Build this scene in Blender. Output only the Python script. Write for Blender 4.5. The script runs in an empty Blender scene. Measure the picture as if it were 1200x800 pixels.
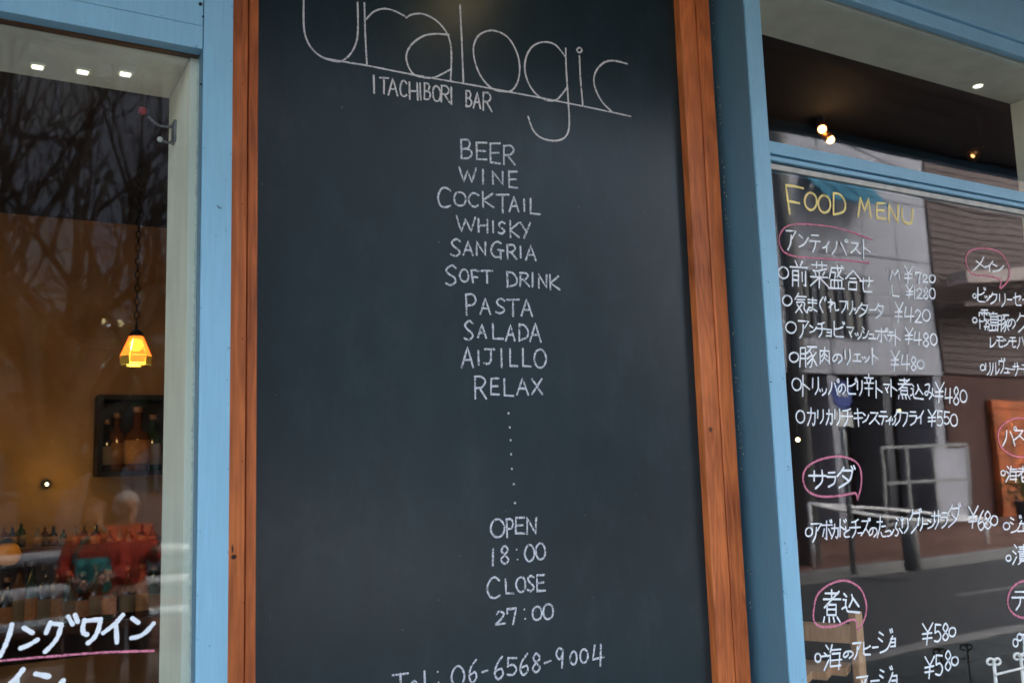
import bpy, bmesh, math, random
from mathutils import Vector, Matrix
random.seed(7)
S = bpy.context.scene
COL = S.collection

# ------------------------------------------------------------------ camera, sky, sun, exposure
F = 1072.0                                   # focal length in photo pixels (1200 wide)
CAMZ = 1.6
AX = Vector((0.86636765, 0.03762776, 0.4979872))      # wall direction (x right, y down, z forward)
AU = Vector((-0.03106186, -0.99116686, 0.12893179))   # up
AN = Vector((-0.49843982, 0.12717074, 0.85754612))    # into the wall
cam = bpy.data.cameras.new('camera'); co = bpy.data.objects.new('camera', cam); COL.objects.link(co)
cam.sensor_width = 36; cam.lens = F / 1200 * 36; cam.clip_end = 500; cam.clip_start = 0.05
r_ = Vector((AX[0], AN[0], AU[0])); d_ = Vector((AX[1], AN[1], AU[1])); f_ = Vector((AX[2], AN[2], AU[2]))
M4 = Matrix(((r_.x, -d_.x, -f_.x, 0), (r_.y, -d_.y, -f_.y, 0), (r_.z, -d_.z, -f_.z, CAMZ), (0, 0, 0, 1)))
co.matrix_world = M4
S.camera = co
cam.dof.use_dof = True; cam.dof.focus_distance = 1.75; cam.dof.aperture_fstop = 6.3

W = bpy.data.worlds.new("World"); S.world = W; W.use_nodes = True
nt = W.node_tree; bg = nt.nodes['Background']
sky = nt.nodes.new('ShaderNodeTexSky'); sky.sky_type = 'NISHITA'; sky.sun_disc = False
sun_dir = Vector((0.55, 0.60, 0.62)).normalized()
sky.sun_elevation = math.asin(sun_dir.z)
sky.sun_rotation = math.atan2(sun_dir.x, sun_dir.y)
sky.dust_density = 3.0; sky.air_density = 1.0
hs = nt.nodes.new('ShaderNodeHueSaturation'); hs.inputs['Saturation'].default_value = .62   # thin high cloud
nt.links.new(sky.outputs[0], hs.inputs['Color']); nt.links.new(hs.outputs[0], bg.inputs[0]); bg.inputs[1].default_value = 0.15
sl = bpy.data.lights.new('sun', 'SUN'); sl.energy = 1.1; sl.angle = math.radians(20); sl.color = (1, .95, .88)
so = bpy.data.objects.new('sun', sl); COL.objects.link(so)
so.rotation_euler = sun_dir.to_track_quat('Z', 'Y').to_euler()
S.view_settings.view_transform = 'Standard'; S.view_settings.look = 'None'
S.view_settings.exposure = 3.2; S.view_settings.gamma = 1
S.cycles.use_denoising = True
S.cycles.max_bounces = 8; S.cycles.transparent_max_bounces = 16
S.cycles.sample_clamp_indirect = 4

# ------------------------------------------------------------------ geometry of the photograph
def P(px, py, y):
    """the point of the plane Y = y that the photo shows at pixel px, py"""
    r = Vector((px - 600, py - 400, F)); t = y / r.dot(AN)
    return Vector((r.dot(AX) * t, y, r.dot(AU) * t + CAMZ))
GY = 1.335                                   # plane of both panes
def R(px, py, depth):
    """street point that is mirrored in the panes at this pixel, depth behind the lens"""
    p = P(px, py, depth); return Vector((p.x, 2 * GY - depth, p.z))

# ------------------------------------------------------------------ materials
def mat(name, col, rough=.6, spec=.5, noise=None, bump=None, metal=0, emit=None, coat=0):
    """noise=(scale, amount, stretch xyz), bump=(scale, strength, stretch)"""
    m = bpy.data.materials.new(name); m.use_nodes = True; n = m.node_tree; b = n.nodes['Principled BSDF']
    b.inputs['Base Color'].default_value = (*col, 1); b.inputs['Roughness'].default_value = rough
    b.inputs['Specular IOR Level'].default_value = spec; b.inputs['Metallic'].default_value = metal
    if coat: b.inputs['Coat Weight'].default_value = coat; b.inputs['Coat Roughness'].default_value = .15
    if emit: b.inputs['Emission Color'].default_value = (*emit[:3], 1); b.inputs['Emission Strength'].default_value = emit[3]
    g = n.nodes.new('ShaderNodeNewGeometry')
    def tex(scale, st, detail=6):
        mp = n.nodes.new('ShaderNodeMapping'); mp.inputs['Scale'].default_value = st
        n.links.new(g.outputs['Position'], mp.inputs[0])
        t = n.nodes.new('ShaderNodeTexNoise'); t.inputs['Scale'].default_value = scale; t.inputs['Detail'].default_value = detail
        n.links.new(mp.outputs[0], t.inputs['Vector']); return t
    if noise:
        t = tex(noise[0], noise[2] if len(noise) > 2 else (1, 1, 1))
        rp = n.nodes.new('ShaderNodeValToRGB'); a = noise[1]
        rp.color_ramp.elements[0].position = .3; rp.color_ramp.elements[1].position = .7
        rp.color_ramp.elements[0].color = (*[c * (1 - a) for c in col], 1)
        rp.color_ramp.elements[1].color = (*[min(1, c * (1 + a)) for c in col], 1)
        n.links.new(t.outputs[0], rp.inputs[0]); n.links.new(rp.outputs[0], b.inputs['Base Color'])
    if bump:
        t = tex(bump[0], bump[2] if len(bump) > 2 else (1, 1, 1))
        bp = n.nodes.new('ShaderNodeBump'); bp.inputs['Strength'].default_value = bump[1]; bp.inputs['Distance'].default_value = .002
        n.links.new(t.outputs[0], bp.inputs['Height']); n.links.new(bp.outputs[0], b.inputs['Normal'])
    return m

def wood(name, dark, light, rough=.5, ring=13, stretch=(1, 1, .09)):
    m = bpy.data.materials.new(name); m.use_nodes = True; n = m.node_tree; b = n.nodes['Principled BSDF']
    L = n.links.new
    g = n.nodes.new('ShaderNodeNewGeometry'); oi = n.nodes.new('ShaderNodeObjectInfo')
    ad = n.nodes.new('ShaderNodeVectorMath'); ad.operation = 'ADD'; L(g.outputs['Position'], ad.inputs[0])
    sc = n.nodes.new('ShaderNodeMath'); sc.operation = 'MULTIPLY'; sc.inputs[1].default_value = 7.0; L(oi.outputs['Random'], sc.inputs[0]); L(sc.outputs[0], ad.inputs[1])
    mp = n.nodes.new('ShaderNodeMapping'); mp.inputs['Scale'].default_value = stretch; L(ad.outputs[0], mp.inputs[0])
    w = n.nodes.new('ShaderNodeTexNoise'); w.inputs['Scale'].default_value = 14; w.inputs['Detail'].default_value = 3; w.inputs['Distortion'].default_value = .55; L(mp.outputs[0], w.inputs['Vector'])
    mu = n.nodes.new('ShaderNodeMath'); mu.operation = 'MULTIPLY'; mu.inputs[1].default_value = ring; L(w.outputs[0], mu.inputs[0])
    fr = n.nodes.new('ShaderNodeMath'); fr.operation = 'PINGPONG'; fr.inputs[1].default_value = .5; L(mu.outputs[0], fr.inputs[0])
    fine = n.nodes.new('ShaderNodeTexNoise'); fine.inputs['Scale'].default_value = 160; fine.inputs['Detail'].default_value = 5; L(mp.outputs[0], fine.inputs['Vector'])
    big = n.nodes.new('ShaderNodeTexNoise'); big.inputs['Scale'].default_value = 4.5; big.inputs['Detail'].default_value = 4; L(ad.outputs[0], big.inputs['Vector'])
    a1 = n.nodes.new('ShaderNodeMath'); a1.operation = 'MULTIPLY_ADD'; a1.inputs[1].default_value = .42; L(fr.outputs[0], a1.inputs[0]); 
    f2 = n.nodes.new('ShaderNodeMath'); f2.operation = 'MULTIPLY'; f2.inputs[1].default_value = .55; L(fine.outputs[0], f2.inputs[0]); L(f2.outputs[0], a1.inputs[2])
    a2 = n.nodes.new('ShaderNodeMath'); a2.operation = 'MULTIPLY_ADD'; a2.inputs[1].default_value = 1.0; L(big.outputs[0], a2.inputs[0]); 
    sb = n.nodes.new('ShaderNodeMath'); sb.operation = 'SUBTRACT'; sb.inputs[1].default_value = .36; L(a1.outputs[0], sb.inputs[0]); L(sb.outputs[0], a2.inputs[2])
    rp = n.nodes.new('ShaderNodeValToRGB'); rp.color_ramp.elements[0].position = .12; rp.color_ramp.elements[1].position = .85
    rp.color_ramp.elements[0].color = (*dark, 1); rp.color_ramp.elements[1].color = (*light, 1)
    L(a2.outputs[0], rp.inputs[0]); L(rp.outputs[0], b.inputs['Base Color'])
    b.inputs['Roughness'].default_value = rough; b.inputs['Specular IOR Level'].default_value = .35
    bp = n.nodes.new('ShaderNodeBump'); bp.inputs['Strength'].default_value = .35; bp.inputs['Distance'].default_value = .001
    L(fine.outputs[0], bp.inputs['Height']); L(bp.outputs[0], b.inputs['Normal'])
    return m

def paint(name, col, wear=.12):
    """brushed outdoor paint: long faint brush marks, small marks and scuffs"""
    m = bpy.data.materials.new(name); m.use_nodes = True; n = m.node_tree; b = n.nodes['Principled BSDF']; L = n.links.new
    g = n.nodes.new('ShaderNodeNewGeometry')
    def tx(st, scale, det=5):
        mp = n.nodes.new('ShaderNodeMapping'); mp.inputs['Scale'].default_value = st; L(g.outputs['Position'], mp.inputs[0])
        t = n.nodes.new('ShaderNodeTexNoise'); t.inputs['Scale'].default_value = scale; t.inputs['Detail'].default_value = det; L(mp.outputs[0], t.inputs['Vector']); return t
    br = tx((1, 1, .06), 260); big = tx((1, 1, .5), 9); sp = tx((1, 1, 1), 95, 2)
    r1 = n.nodes.new('ShaderNodeValToRGB'); r1.color_ramp.elements[0].position = .25; r1.color_ramp.elements[1].position = .75
    r1.color_ramp.elements[0].color = (*[c * (1 - wear) for c in col], 1); r1.color_ramp.elements[1].color = (*[c * (1 + wear) for c in col], 1)
    mx = n.nodes.new('ShaderNodeMath'); mx.operation = 'MULTIPLY_ADD'; mx.inputs[1].default_value = .5; L(br.outputs[0], mx.inputs[0])
    m2 = n.nodes.new('ShaderNodeMath'); m2.operation = 'MULTIPLY'; m2.inputs[1].default_value = .5; L(big.outputs[0], m2.inputs[0]); L(m2.outputs[0], mx.inputs[2])
    L(mx.outputs[0], r1.inputs[0])
    st = n.nodes.new('ShaderNodeValToRGB'); st.color_ramp.elements[0].position = .245; st.color_ramp.elements[1].position = .27
    L(sp.outputs[0], st.inputs[0])
    mc = n.nodes.new('ShaderNodeMix'); mc.data_type = 'RGBA'; L(st.outputs[0], mc.inputs[0]); mc.inputs[6].default_value = (*[c * .45 for c in col], 1); L(r1.outputs[0], mc.inputs[7])
    L(mc.outputs[2], b.inputs['Base Color'])
    b.inputs['Roughness'].default_value = .5; b.inputs['Specular IOR Level'].default_value = .4
    bp = n.nodes.new('ShaderNodeBump'); bp.inputs['Strength'].default_value = .5; bp.inputs['Distance'].default_value = .0008
    L(mx.outputs[0], bp.inputs['Height']); L(bp.outputs[0], b.inputs['Normal'])
    return m

def chalk_mat(name, col, thr):
    m = bpy.data.materials.new(name); m.use_nodes = True; n = m.node_tree; b = n.nodes['Principled BSDF']; L = n.links.new
    b.inputs['Base Color'].default_value = (*col, 1); b.inputs['Roughness'].default_value = .95; b.inputs['Specular IOR Level'].default_value = .1
    g = n.nodes.new('ShaderNodeNewGeometry'); t = n.nodes.new('ShaderNodeTexNoise'); t.inputs['Scale'].default_value = 330; t.inputs['Detail'].default_value = 5
    L(g.outputs['Position'], t.inputs['Vector'])
    rp = n.nodes.new('ShaderNodeValToRGB'); rp.color_ramp.elements[0].position = thr; rp.color_ramp.elements[1].position = thr + .2
    rp.color_ramp.elements[0].color = (.15, .15, .15, 1)
    L(t.outputs[0], rp.inputs[0]); L(rp.outputs[0], b.inputs['Alpha']); return m

def board_mat():
    m = bpy.data.materials.new('blackboard_paint'); m.use_nodes = True; n = m.node_tree; b = n.nodes['Principled BSDF']; L = n.links.new
    g = n.nodes.new('ShaderNodeNewGeometry')
    t = n.nodes.new('ShaderNodeTexNoise'); t.inputs['Scale'].default_value = 3.2; t.inputs['Detail'].default_value = 8; t.inputs['Roughness'].default_value = .65; L(g.outputs['Position'], t.inputs['Vector'])
    mp = n.nodes.new('ShaderNodeMapping'); mp.inputs['Scale'].default_value = (1, 1, .25); mp.inputs['Rotation'].default_value = (0, .5, 0); L(g.outputs['Position'], mp.inputs[0])
    t2 = n.nodes.new('ShaderNodeTexNoise'); t2.inputs['Scale'].default_value = 26; t2.inputs['Detail'].default_value = 6; L(mp.outputs[0], t2.inputs['Vector'])
    ad = n.nodes.new('ShaderNodeMath'); ad.operation = 'MULTIPLY_ADD'; ad.inputs[1].default_value = .35; L(t2.outputs[0], ad.inputs[0]); 
    q = n.nodes.new('ShaderNodeMath'); q.operation = 'MULTIPLY'; q.inputs[1].default_value = .65; L(t.outputs[0], q.inputs[0]); L(q.outputs[0], ad.inputs[2])
    rp = n.nodes.new('ShaderNodeValToRGB'); rp.color_ramp.elements[0].position = .35; rp.color_ramp.elements[1].position = .68
    rp.color_ramp.elements[0].color = (.0095, .0225, .0270, 1); rp.color_ramp.elements[1].color = (.0145, .0320, .0375, 1)
    L(ad.outputs[0], rp.inputs[0]); mp3 = n.nodes.new('ShaderNodeMapping'); mp3.inputs['Scale'].default_value = (1, 1, .5); mp3.inputs['Rotation'].default_value = (0, .9, 0); L(g.outputs['Position'], mp3.inputs[0])
    t3 = n.nodes.new('ShaderNodeTexNoise'); t3.inputs['Scale'].default_value = 17; t3.inputs['Detail'].default_value = 9; t3.inputs['Roughness'].default_value = .7; L(mp3.outputs[0], t3.inputs['Vector'])
    r3 = n.nodes.new('ShaderNodeValToRGB'); r3.color_ramp.elements[0].position = .50; r3.color_ramp.elements[1].position = 1.0; r3.color_ramp.elements[1].color = (.22, .22, .22, 1); L(t3.outputs[0], r3.inputs[0])
    t4 = n.nodes.new('ShaderNodeTexNoise'); t4.inputs['Scale'].default_value = 75; t4.inputs['Detail'].default_value = 1; L(g.outputs['Position'], t4.inputs['Vector'])
    r4 = n.nodes.new('ShaderNodeValToRGB'); r4.color_ramp.elements[0].position = .765; r4.color_ramp.elements[1].position = .84; L(t4.outputs[0], r4.inputs[0])
    sm = n.nodes.new('ShaderNodeMath'); sm.operation = 'MAXIMUM'; L(r3.outputs[0], sm.inputs[0]); L(r4.outputs[0], sm.inputs[1])
    md = n.nodes.new('ShaderNodeMix'); md.data_type = 'RGBA'; L(sm.outputs[0], md.inputs[0]); L(rp.outputs[0], md.inputs[6]); md.inputs[7].default_value = (.10, .125, .135, 1)
    L(md.outputs[2], b.inputs['Base Color'])
    b.inputs['Roughness'].default_value = .27; b.inputs['Specular IOR Level'].default_value = .36
    sp = n.nodes.new('ShaderNodeTexNoise'); sp.inputs['Scale'].default_value = 700; L(g.outputs['Position'], sp.inputs['Vector'])
    bp = n.nodes.new('ShaderNodeBump'); bp.inputs['Strength'].default_value = .25; bp.inputs['Distance'].default_value = .0004
    L(sp.outputs[0], bp.inputs['Height']); L(bp.outputs[0], b.inputs['Normal']); return m

def glass_mat(name, r0=.047):
    """window pane: clear, with the mirror image growing towards grazing view"""
    m = bpy.data.materials.new(name); m.use_nodes = True; n = m.node_tree; n.nodes.clear(); L = n.links.new
    out = n.nodes.new('ShaderNodeOutputMaterial'); mx = n.nodes.new('ShaderNodeMixShader')
    tr = n.nodes.new('ShaderNodeBsdfTransparent'); tr.inputs[0].default_value = (.95, .97, .96, 1)
    gl = n.nodes.new('ShaderNodeBsdfGlossy'); gl.inputs['Roughness'].default_value = .02
    g = n.nodes.new('ShaderNodeNewGeometry'); dt = n.nodes.new('ShaderNodeVectorMath'); dt.operation = 'DOT_PRODUCT'
    L(g.outputs['Incoming'], dt.inputs[0]); L(g.outputs['True Normal'], dt.inputs[1])
    ab = n.nodes.new('ShaderNodeMath'); ab.operation = 'ABSOLUTE'; L(dt.outputs['Value'], ab.inputs[0])
    s1 = n.nodes.new('ShaderNodeMath'); s1.operation = 'SUBTRACT'; s1.inputs[0].default_value = 1; L(ab.outputs[0], s1.inputs[1])
    pw = n.nodes.new('ShaderNodeMath'); pw.operation = 'POWER'; pw.inputs[1].default_value = 3.5; L(s1.outputs[0], pw.inputs[0])
    ma = n.nodes.new('ShaderNodeMath'); ma.operation = 'MULTIPLY_ADD'; ma.inputs[1].default_value = 1 - r0; ma.inputs[2].default_value = r0; L(pw.outputs[0], ma.inputs[0])
    L(ma.outputs[0], mx.inputs[0]); L(tr.outputs[0], mx.inputs[1]); L(gl.outputs[0], mx.inputs[2]); L(mx.outputs[0], out.inputs[0])
    # old float glass is never dead flat
    t = n.nodes.new('ShaderNodeTexNoise'); t.inputs['Scale'].default_value = 2.2; t.inputs['Detail'].default_value = 1; L(g.outputs['Position'], t.inputs['Vector'])
    bp = n.nodes.new('ShaderNodeBump'); bp.inputs['Strength'].default_value = .25; bp.inputs['Distance'].default_value = .004
    L(t.outputs[0], bp.inputs['Height']); L(bp.outputs[0], gl.inputs['Normal'])
    return m
def clear_mat(name):
    m = bpy.data.materials.new(name); m.use_nodes = True; n = m.node_tree; n.nodes.clear()
    out = n.nodes.new('ShaderNodeOutputMaterial'); tr = n.nodes.new('ShaderNodeBsdfTransparent'); tr.inputs[0].default_value = (.97, .99, .98, 1)
    n.links.new(tr.outputs[0], out.inputs[0]); return m

M = dict(
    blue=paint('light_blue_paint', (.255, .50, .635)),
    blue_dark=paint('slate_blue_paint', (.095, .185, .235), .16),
    white=mat('off_white_paint', (.88, .86, .70), .55, noise=(14, .10, (1, 1, .3)), bump=(120, .3, (1, 1, .2))),
    stop=mat('cream_glazing_stop', (.55, .53, .46), .6, noise=(30, .15)),
    caulk=mat('pale_green_sealant', (.50, .56, .46), .6, noise=(60, .2), bump=(300, .6)),
    pine=wood('stained_pine', (.20, .038, .010), (.78, .215, .054)),
    brownwood=wood('dark_stained_wood', (.035, .014, .006), (.14, .055, .022)),
    oak=wood('raw_oak', (.55, .25, .11), (.85, .50, .27), stretch=(1, 1, .12)),
    knot=mat('knot', (.035, .012, .006), .6, noise=(200, .4)),
    board=board_mat(),
    chalk=chalk_mat('white_chalk', (.62, .66, .68), .32),
    chalk_thin=chalk_mat('thin_chalk', (.66, .66, .63), .28),
    marker=mat('white_paint_marker', (.86, .90, .90), .45),
    yellow=mat('yellow_paint_marker', (.92, .74, .24), .45),
    pink=chalk_mat('pink_wax_pencil', (.72, .24, .33), .30),
    glass=glass_mat('window_glass'), clear=clear_mat('glass_edge'),
    bracket=mat('dull_steel', (.22, .23, .25), .35, metal=.8, noise=(60, .2)),
    black=mat('black_metal', (.008, .008, .009), .6, spec=.2),
    iron=mat('white_lacquered_iron', (.72, .71, .64), .4, noise=(50, .12), bump=(200, .4)),
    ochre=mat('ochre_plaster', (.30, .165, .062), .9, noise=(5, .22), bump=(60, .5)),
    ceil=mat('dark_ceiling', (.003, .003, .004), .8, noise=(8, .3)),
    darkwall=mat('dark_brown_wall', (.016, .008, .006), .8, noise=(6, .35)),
    floor=wood('dark_floorboards', (.02, .011, .007), (.07, .035, .02), stretch=(.1, 1, 1)),
    tile=mat('asphalt_paver', (.052, .064, .066), .8, noise=(9, .25), bump=(150, .6)),
    joint=mat('dark_joint', (.02, .022, .022), .9),
    asphalt=mat('asphalt', (.052, .055, .06), .85, noise=(30, .3), bump=(250, .8)),
    redpave=mat('red_brown_paving', (.17, .085, .062), .85, noise=(7, .25), bump=(150, .6)),
    concrete=mat('concrete', (.20, .20, .20), .85, noise=(4, .2), bump=(60, .5)),
    line=mat('worn_road_paint', (.16, .16, .155), .8, noise=(20, .15)),
    greywall=mat('grey_render', (.42, .435, .49), .8, noise=(1.2, .13), bump=(40, .4)),
    greyjoint=mat('grey_joint', (.13, .135, .15), .9),
    brownwall=mat('dark_brown_siding', (.10, .07, .068), .7, noise=(3, .25)),
    bluewall=mat('blue_grey_cladding', (.042, .058, .09), .7, noise=(2, .2)),
    paleband=mat('pale_eave_board', (.36, .30, .28), .7, noise=(5, .15)),
    winglass=mat('far_window_glass', (.02, .025, .03), .08, spec=.8),
    awn=mat('teal_awning_cloth', (.02, .17, .27), .8, noise=(10, .15)),
    shop=mat('shop_interior_red_brown', (.075, .03, .024), .8, noise=(3, .3)),
    orange=mat('orange_glow_panel', (.48, .12, .03), .7, noise=(1.6, .7)),  # orange glow of a lit shop wall, put into the base colour
    rail=mat('white_guard_pipe', (.88, .90, .92), .35, noise=(20, .12)),
    pole=mat('pale_blue_pole', (.5, .68, .85), .4, noise=(15, .12)),
    signblue=mat('sign_blue', (.015, .05, .30), .4), signwhite=mat('sign_white', (.7, .72, .72), .4),
    galv=mat('galvanised_steel', (.30, .32, .33), .45, metal=.3, noise=(30, .15)),
    bark=mat('bark', (.012, .011, .011), .9, noise=(25, .35), bump=(80, 1)),
    leaf=mat('leaf', (.055, .085, .025), .7, noise=(12, .4)),
    petal=mat('yellow_petal', (.75, .5, .05), .6), pot=mat('dark_planter', (.03, .035, .04), .6),
    skin=mat('skin', (.45, .25, .18), .6), hair_grey=mat('grey_hair', (.42, .40, .38), .7, noise=(90, .3)),
    hair_dark=mat('dark_hair', (.02, .015, .012), .5, noise=(90, .3)),
    red=mat('red_jacket_cloth', (.50, .035, .015), .8, noise=(25, .6)), teal=mat('teal_cloth', (.03, .26, .25), .8, noise=(22, .8)),
    trouser=mat('black_trousers', (.012, .012, .014), .85), shoe=mat('shoe', (.03, .02, .015), .6),
    bottle_dark=mat('dark_bottle_glass', (.012, .012, .008), .08, spec=.7),
    bottle_green=mat('green_bottle_glass', (.015, .045, .02), .08, spec=.7),
    bottle_amber=mat('amber_bottle_glass', (.10, .035, .008), .08, spec=.7),
    label=mat('tan_bottle_label', (.40, .19, .07), .8, noise=(60, .2)),
    label_pale=mat('cream_bottle_label', (.22, .17, .10), .8),
    cap=mat('bottle_cap', (.25, .12, .04), .4),
    clearjar=mat('jar_glass', (.20, .17, .12), .1, spec=.7),
    amber=mat('lit_amber_glass', (.8, .30, .05), .4, emit=(1, .27, .04, .17)),
    amber_green=mat('lit_green_glass', (.15, .2, .04), .4, emit=(.40, .20, .02, .04)),
    bulb=mat('glowing_bulb', (1, .8, .4), .4, emit=(1, .74, .34, 2.2)),
    spotbulb=mat('glowing_spot_bulb', (1, .6, .3), .4, emit=(1, .50, .16, 1.1)),
    led=mat('lit_downlight', (1, 1, .9), .4, emit=(1, .95, .84, .26)),
    globe=mat('lit_globe', (1, 1, .9), .4, emit=(1, .85, .6, 2)),
    amberdot=mat('lit_amber_dot', (1, .8, .4), .4, emit=(1, .75, .38, .8)),
    redlens=mat('red_lens', (.35, .03, .05), .3),
    copper=mat('copper', (.55, .22, .07), .3, metal=.9),
)

n_ = M['amber'].node_tree; b_ = n_.nodes['Principled BSDF']; o_ = n_.nodes['Material Output']
x_ = n_.nodes.new('ShaderNodeMixShader'); t_ = n_.nodes.new('ShaderNodeBsdfTransparent'); t_.inputs[0].default_value = (1, .62, .22, 1)
x_.inputs[0].default_value = .62; n_.links.new(t_.outputs[0], x_.inputs[1]); n_.links.new(b_.outputs[0], x_.inputs[2]); n_.links.new(x_.outputs[0], o_.inputs[0])
# ------------------------------------------------------------------ mesh helpers
class MB:
    def __init__(s): s.v = []; s.f = []; s.mi = []
    def add(s, vs, fs, mi=0):
        b = len(s.v); s.v += [tuple(v) for v in vs]; s.f += [[i + b for i in f] for f in fs]; s.mi += [mi] * len(fs); return s
    def box(s, x0, x1, y0, y1, z0, z1, mi=0):
        return s.add([(x0, y0, z0), (x1, y0, z0), (x1, y1, z0), (x0, y1, z0), (x0, y0, z1), (x1, y0, z1), (x1, y1, z1), (x0, y1, z1)],
                     [(0, 3, 2, 1), (4, 5, 6, 7), (0, 1, 5, 4), (1, 2, 6, 5), (2, 3, 7, 6), (3, 0, 4, 7)], mi)
    def bar(s, a, b, w, h, up=(0, 0, 1), mi=0):
        a = Vector(a); b = Vector(b); d = (b - a).normalized(); u = Vector(up)
        if abs(d.dot(u)) > .95: u = Vector((0, 1, 0))
        x = d.cross(u).normalized() * w / 2; z = x.cross(d).normalized() * h / 2
        vs = [p + sx * x + sz * z for p in (a, b) for sx, sz in ((-1, -1), (1, -1), (1, 1), (-1, 1))]
        return s.add(vs, [(0, 1, 2, 3), (7, 6, 5, 4), (0, 4, 5, 1), (1, 5, 6, 2), (2, 6, 7, 3), (3, 7, 4, 0)], mi)
    def tube(s, pts, rad, n=8, mi=0):
        pts = [Vector(p) for p in pts]; rs = rad if isinstance(rad, (list, tuple)) else [rad] * len(pts)
        prev = None; vs = []; fs = []
        for i, p in enumerate(pts):
            d = (pts[min(i + 1, len(pts) - 1)] - pts[max(i - 1, 0)]).normalized()
            u = prev if prev else (Vector((0, 0, 1)) if abs(d.z) < .9 else Vector((1, 0, 0)))
            x = d.cross(u).normalized(); u2 = x.cross(d).normalized(); prev = u2
            for k in range(n):
                a = 2 * math.pi * k / n; vs.append(p + (x * math.cos(a) + u2 * math.sin(a)) * rs[i])
        for i in range(len(pts) - 1):
            for k in range(n): fs.append((i * n + k, i * n + (k + 1) % n, (i + 1) * n + (k + 1) % n, (i + 1) * n + k))
        fs.append(tuple(range(n))[::-1]); fs.append(tuple((len(pts) - 1) * n + k for k in range(n)))
        return s.add(vs, fs, mi)
    def lathe(s, prof, c=(0, 0, 0), n=16, mi=0, axis='z', sx=1, sy=1):
        c = Vector(c); vs = []; fs = []
        for r, h in prof:
            for k in range(n):
                a = 2 * math.pi * (k + .5) / n; v = Vector((math.cos(a) * r * sx, math.sin(a) * r * sy, h))
                if axis == 'y': v = Vector((v.x, v.z, v.y))
                if axis == 'x': v = Vector((v.z, v.y, v.x))
                vs.append(c + v)
        m = len(prof)
        for i in range(m - 1):
            for k in range(n): fs.append((i * n + k, i * n + (k + 1) % n, (i + 1) * n + (k + 1) % n, (i + 1) * n + k))
        fs.append(tuple(range(n))[::-1]); fs.append(tuple((m - 1) * n + k for k in range(n)))
        return s.add(vs, fs, mi)
    def ball(s, c, r, n=12, mi=0, sx=1, sy=1, sz=1):
        pr = [(max(.001, math.sin(math.pi * i / 8)) * r, -math.cos(math.pi * i / 8) * r * sz) for i in range(9)]
        return s.lathe(pr, c, n, mi, 'z', sx, sy)
    def build(s, name, m, parent=None, smooth=False, bevel=0, mats=None):
        me = bpy.data.meshes.new(name); me.from_pydata(s.v, [], s.f)
        for q in (mats or [m]): me.materials.append(q)
        if mats: me.polygons.foreach_set('material_index', s.mi)
        if smooth: me.polygons.foreach_set('use_smooth', [True] * len(me.polygons))
        o = bpy.data.objects.new(name, me); COL.objects.link(o)
        if parent: o.parent = parent; o.matrix_parent_inverse = parent.matrix_world.inverted() if False else Matrix.Identity(4)
        if parent and parent.get('_o'):
            o.location = -Vector(parent['_o'])
        if bevel:
            b = o.modifiers.new('bevel', 'BEVEL'); b.width = bevel; b.segments = 2; b.limit_method = 'ANGLE'
        return o
def tag(o, label=None, cat=None, group=None, kind=None):
    if label: o['label'] = label
    if cat: o['category'] = cat
    if group: o['group'] = group
    if kind: o['kind'] = kind
    return o
def thing(name, label, cat, loc=(0, 0, 0), group=None):
    o = bpy.data.objects.new(name, None); o.empty_display_size = .1; o.location = loc; COL.objects.link(o)
    o['_o'] = tuple(loc); return tag(o, label, cat, group)
def struct(o, label=None): o['kind'] = 'structure'; 
def box(x0, x1, y0, y1, z0, z1): return MB().box(x0, x1, y0, y1, z0, z1)

# ------------------------------------------------------------------ SETTING
def setting(name, mb, m, **k):
    o = mb.build(name, m, **k); o['kind'] = 'structure'; return o
setting('ground', box(-120, 120, -140, 60, -.6, -.16), M['asphalt'])
pav = setting('pavement', box(-30, 30, -2.3, 1.30, -.16, -.012), M['joint'])
t = MB()
for i in range(-26, 60):
    for j in range(11):
        x = i * .3 + (j % 2) * .15; y = -2.26 + j * .32
        t.box(x + .004, x + .296, y + .004, y + .316, -.012, random.uniform(-.002, .002))
o = t.build('paving_tiles', M['tile'], pav); o['kind'] = 'stuff'
setting('kerb', box(-30, 30, -2.45, -2.304, -.159, .004), M['concrete'], bevel=.015)
road = setting('road', box(-60, 60, -6.2, -2.454, -.159, -.14), M['asphalt'])
ml = MB()
for k in range(9): ml.box(-20 + k * 6, -17 + k * 6, -4.4, -4.28, -.139, -.136)
ml.build('lane_marking', M['line'], road)
setting('far_kerb', box(-30, 40, -6.35, -6.204, -.159, .004), M['concrete'], bevel=.015)
fp = setting('far_pavement', box(-30, 40, -10.0, -6.354, -.159, -.012), M['joint'])
t = MB()
for i in range(-20, 56):
    for j in range(8):
        x = i * .45 + (j % 2) * .2; y = -9.98 + j * .45
        t.box(x + .006, x + .444, y + .006, y + .444, -.012, random.uniform(-.003, .003))
o = t.build('paving_tiles', M['redpave'], fp); o['kind'] = 'stuff'

# ------------------------------------------------------------------ SHOP FRONT
FY = 1.31
XL, XR = .258, .300            # left post
XS, XE = 1.346, 1.394          # right post (its front is the light strip)
shop = thing('shop_front', 'light blue painted timber shop front of the bar around board and windows', 'building', (.8, 1.4, 0))
z_h = P(150, 41, FY).z         # underside of the left header board
z_hr = P(1100, 34, FY).z
z_seam = P(160, 15, FY).z
box(XL, XR, FY, 1.46, .0, 2.78).build('post', M['blue'], shop, bevel=.0015)
box(XS + .003, XE, FY, 1.46, .0, 2.78).build('post', M['blue'], shop, bevel=.0012)
o = box(XS, XS + .003 - .0002, FY + .003, 1.43, .0, 2.78).build('side_board', M['blue_dark'], shop); o['label'] = 'slate blue side board with white paint chips'
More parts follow.
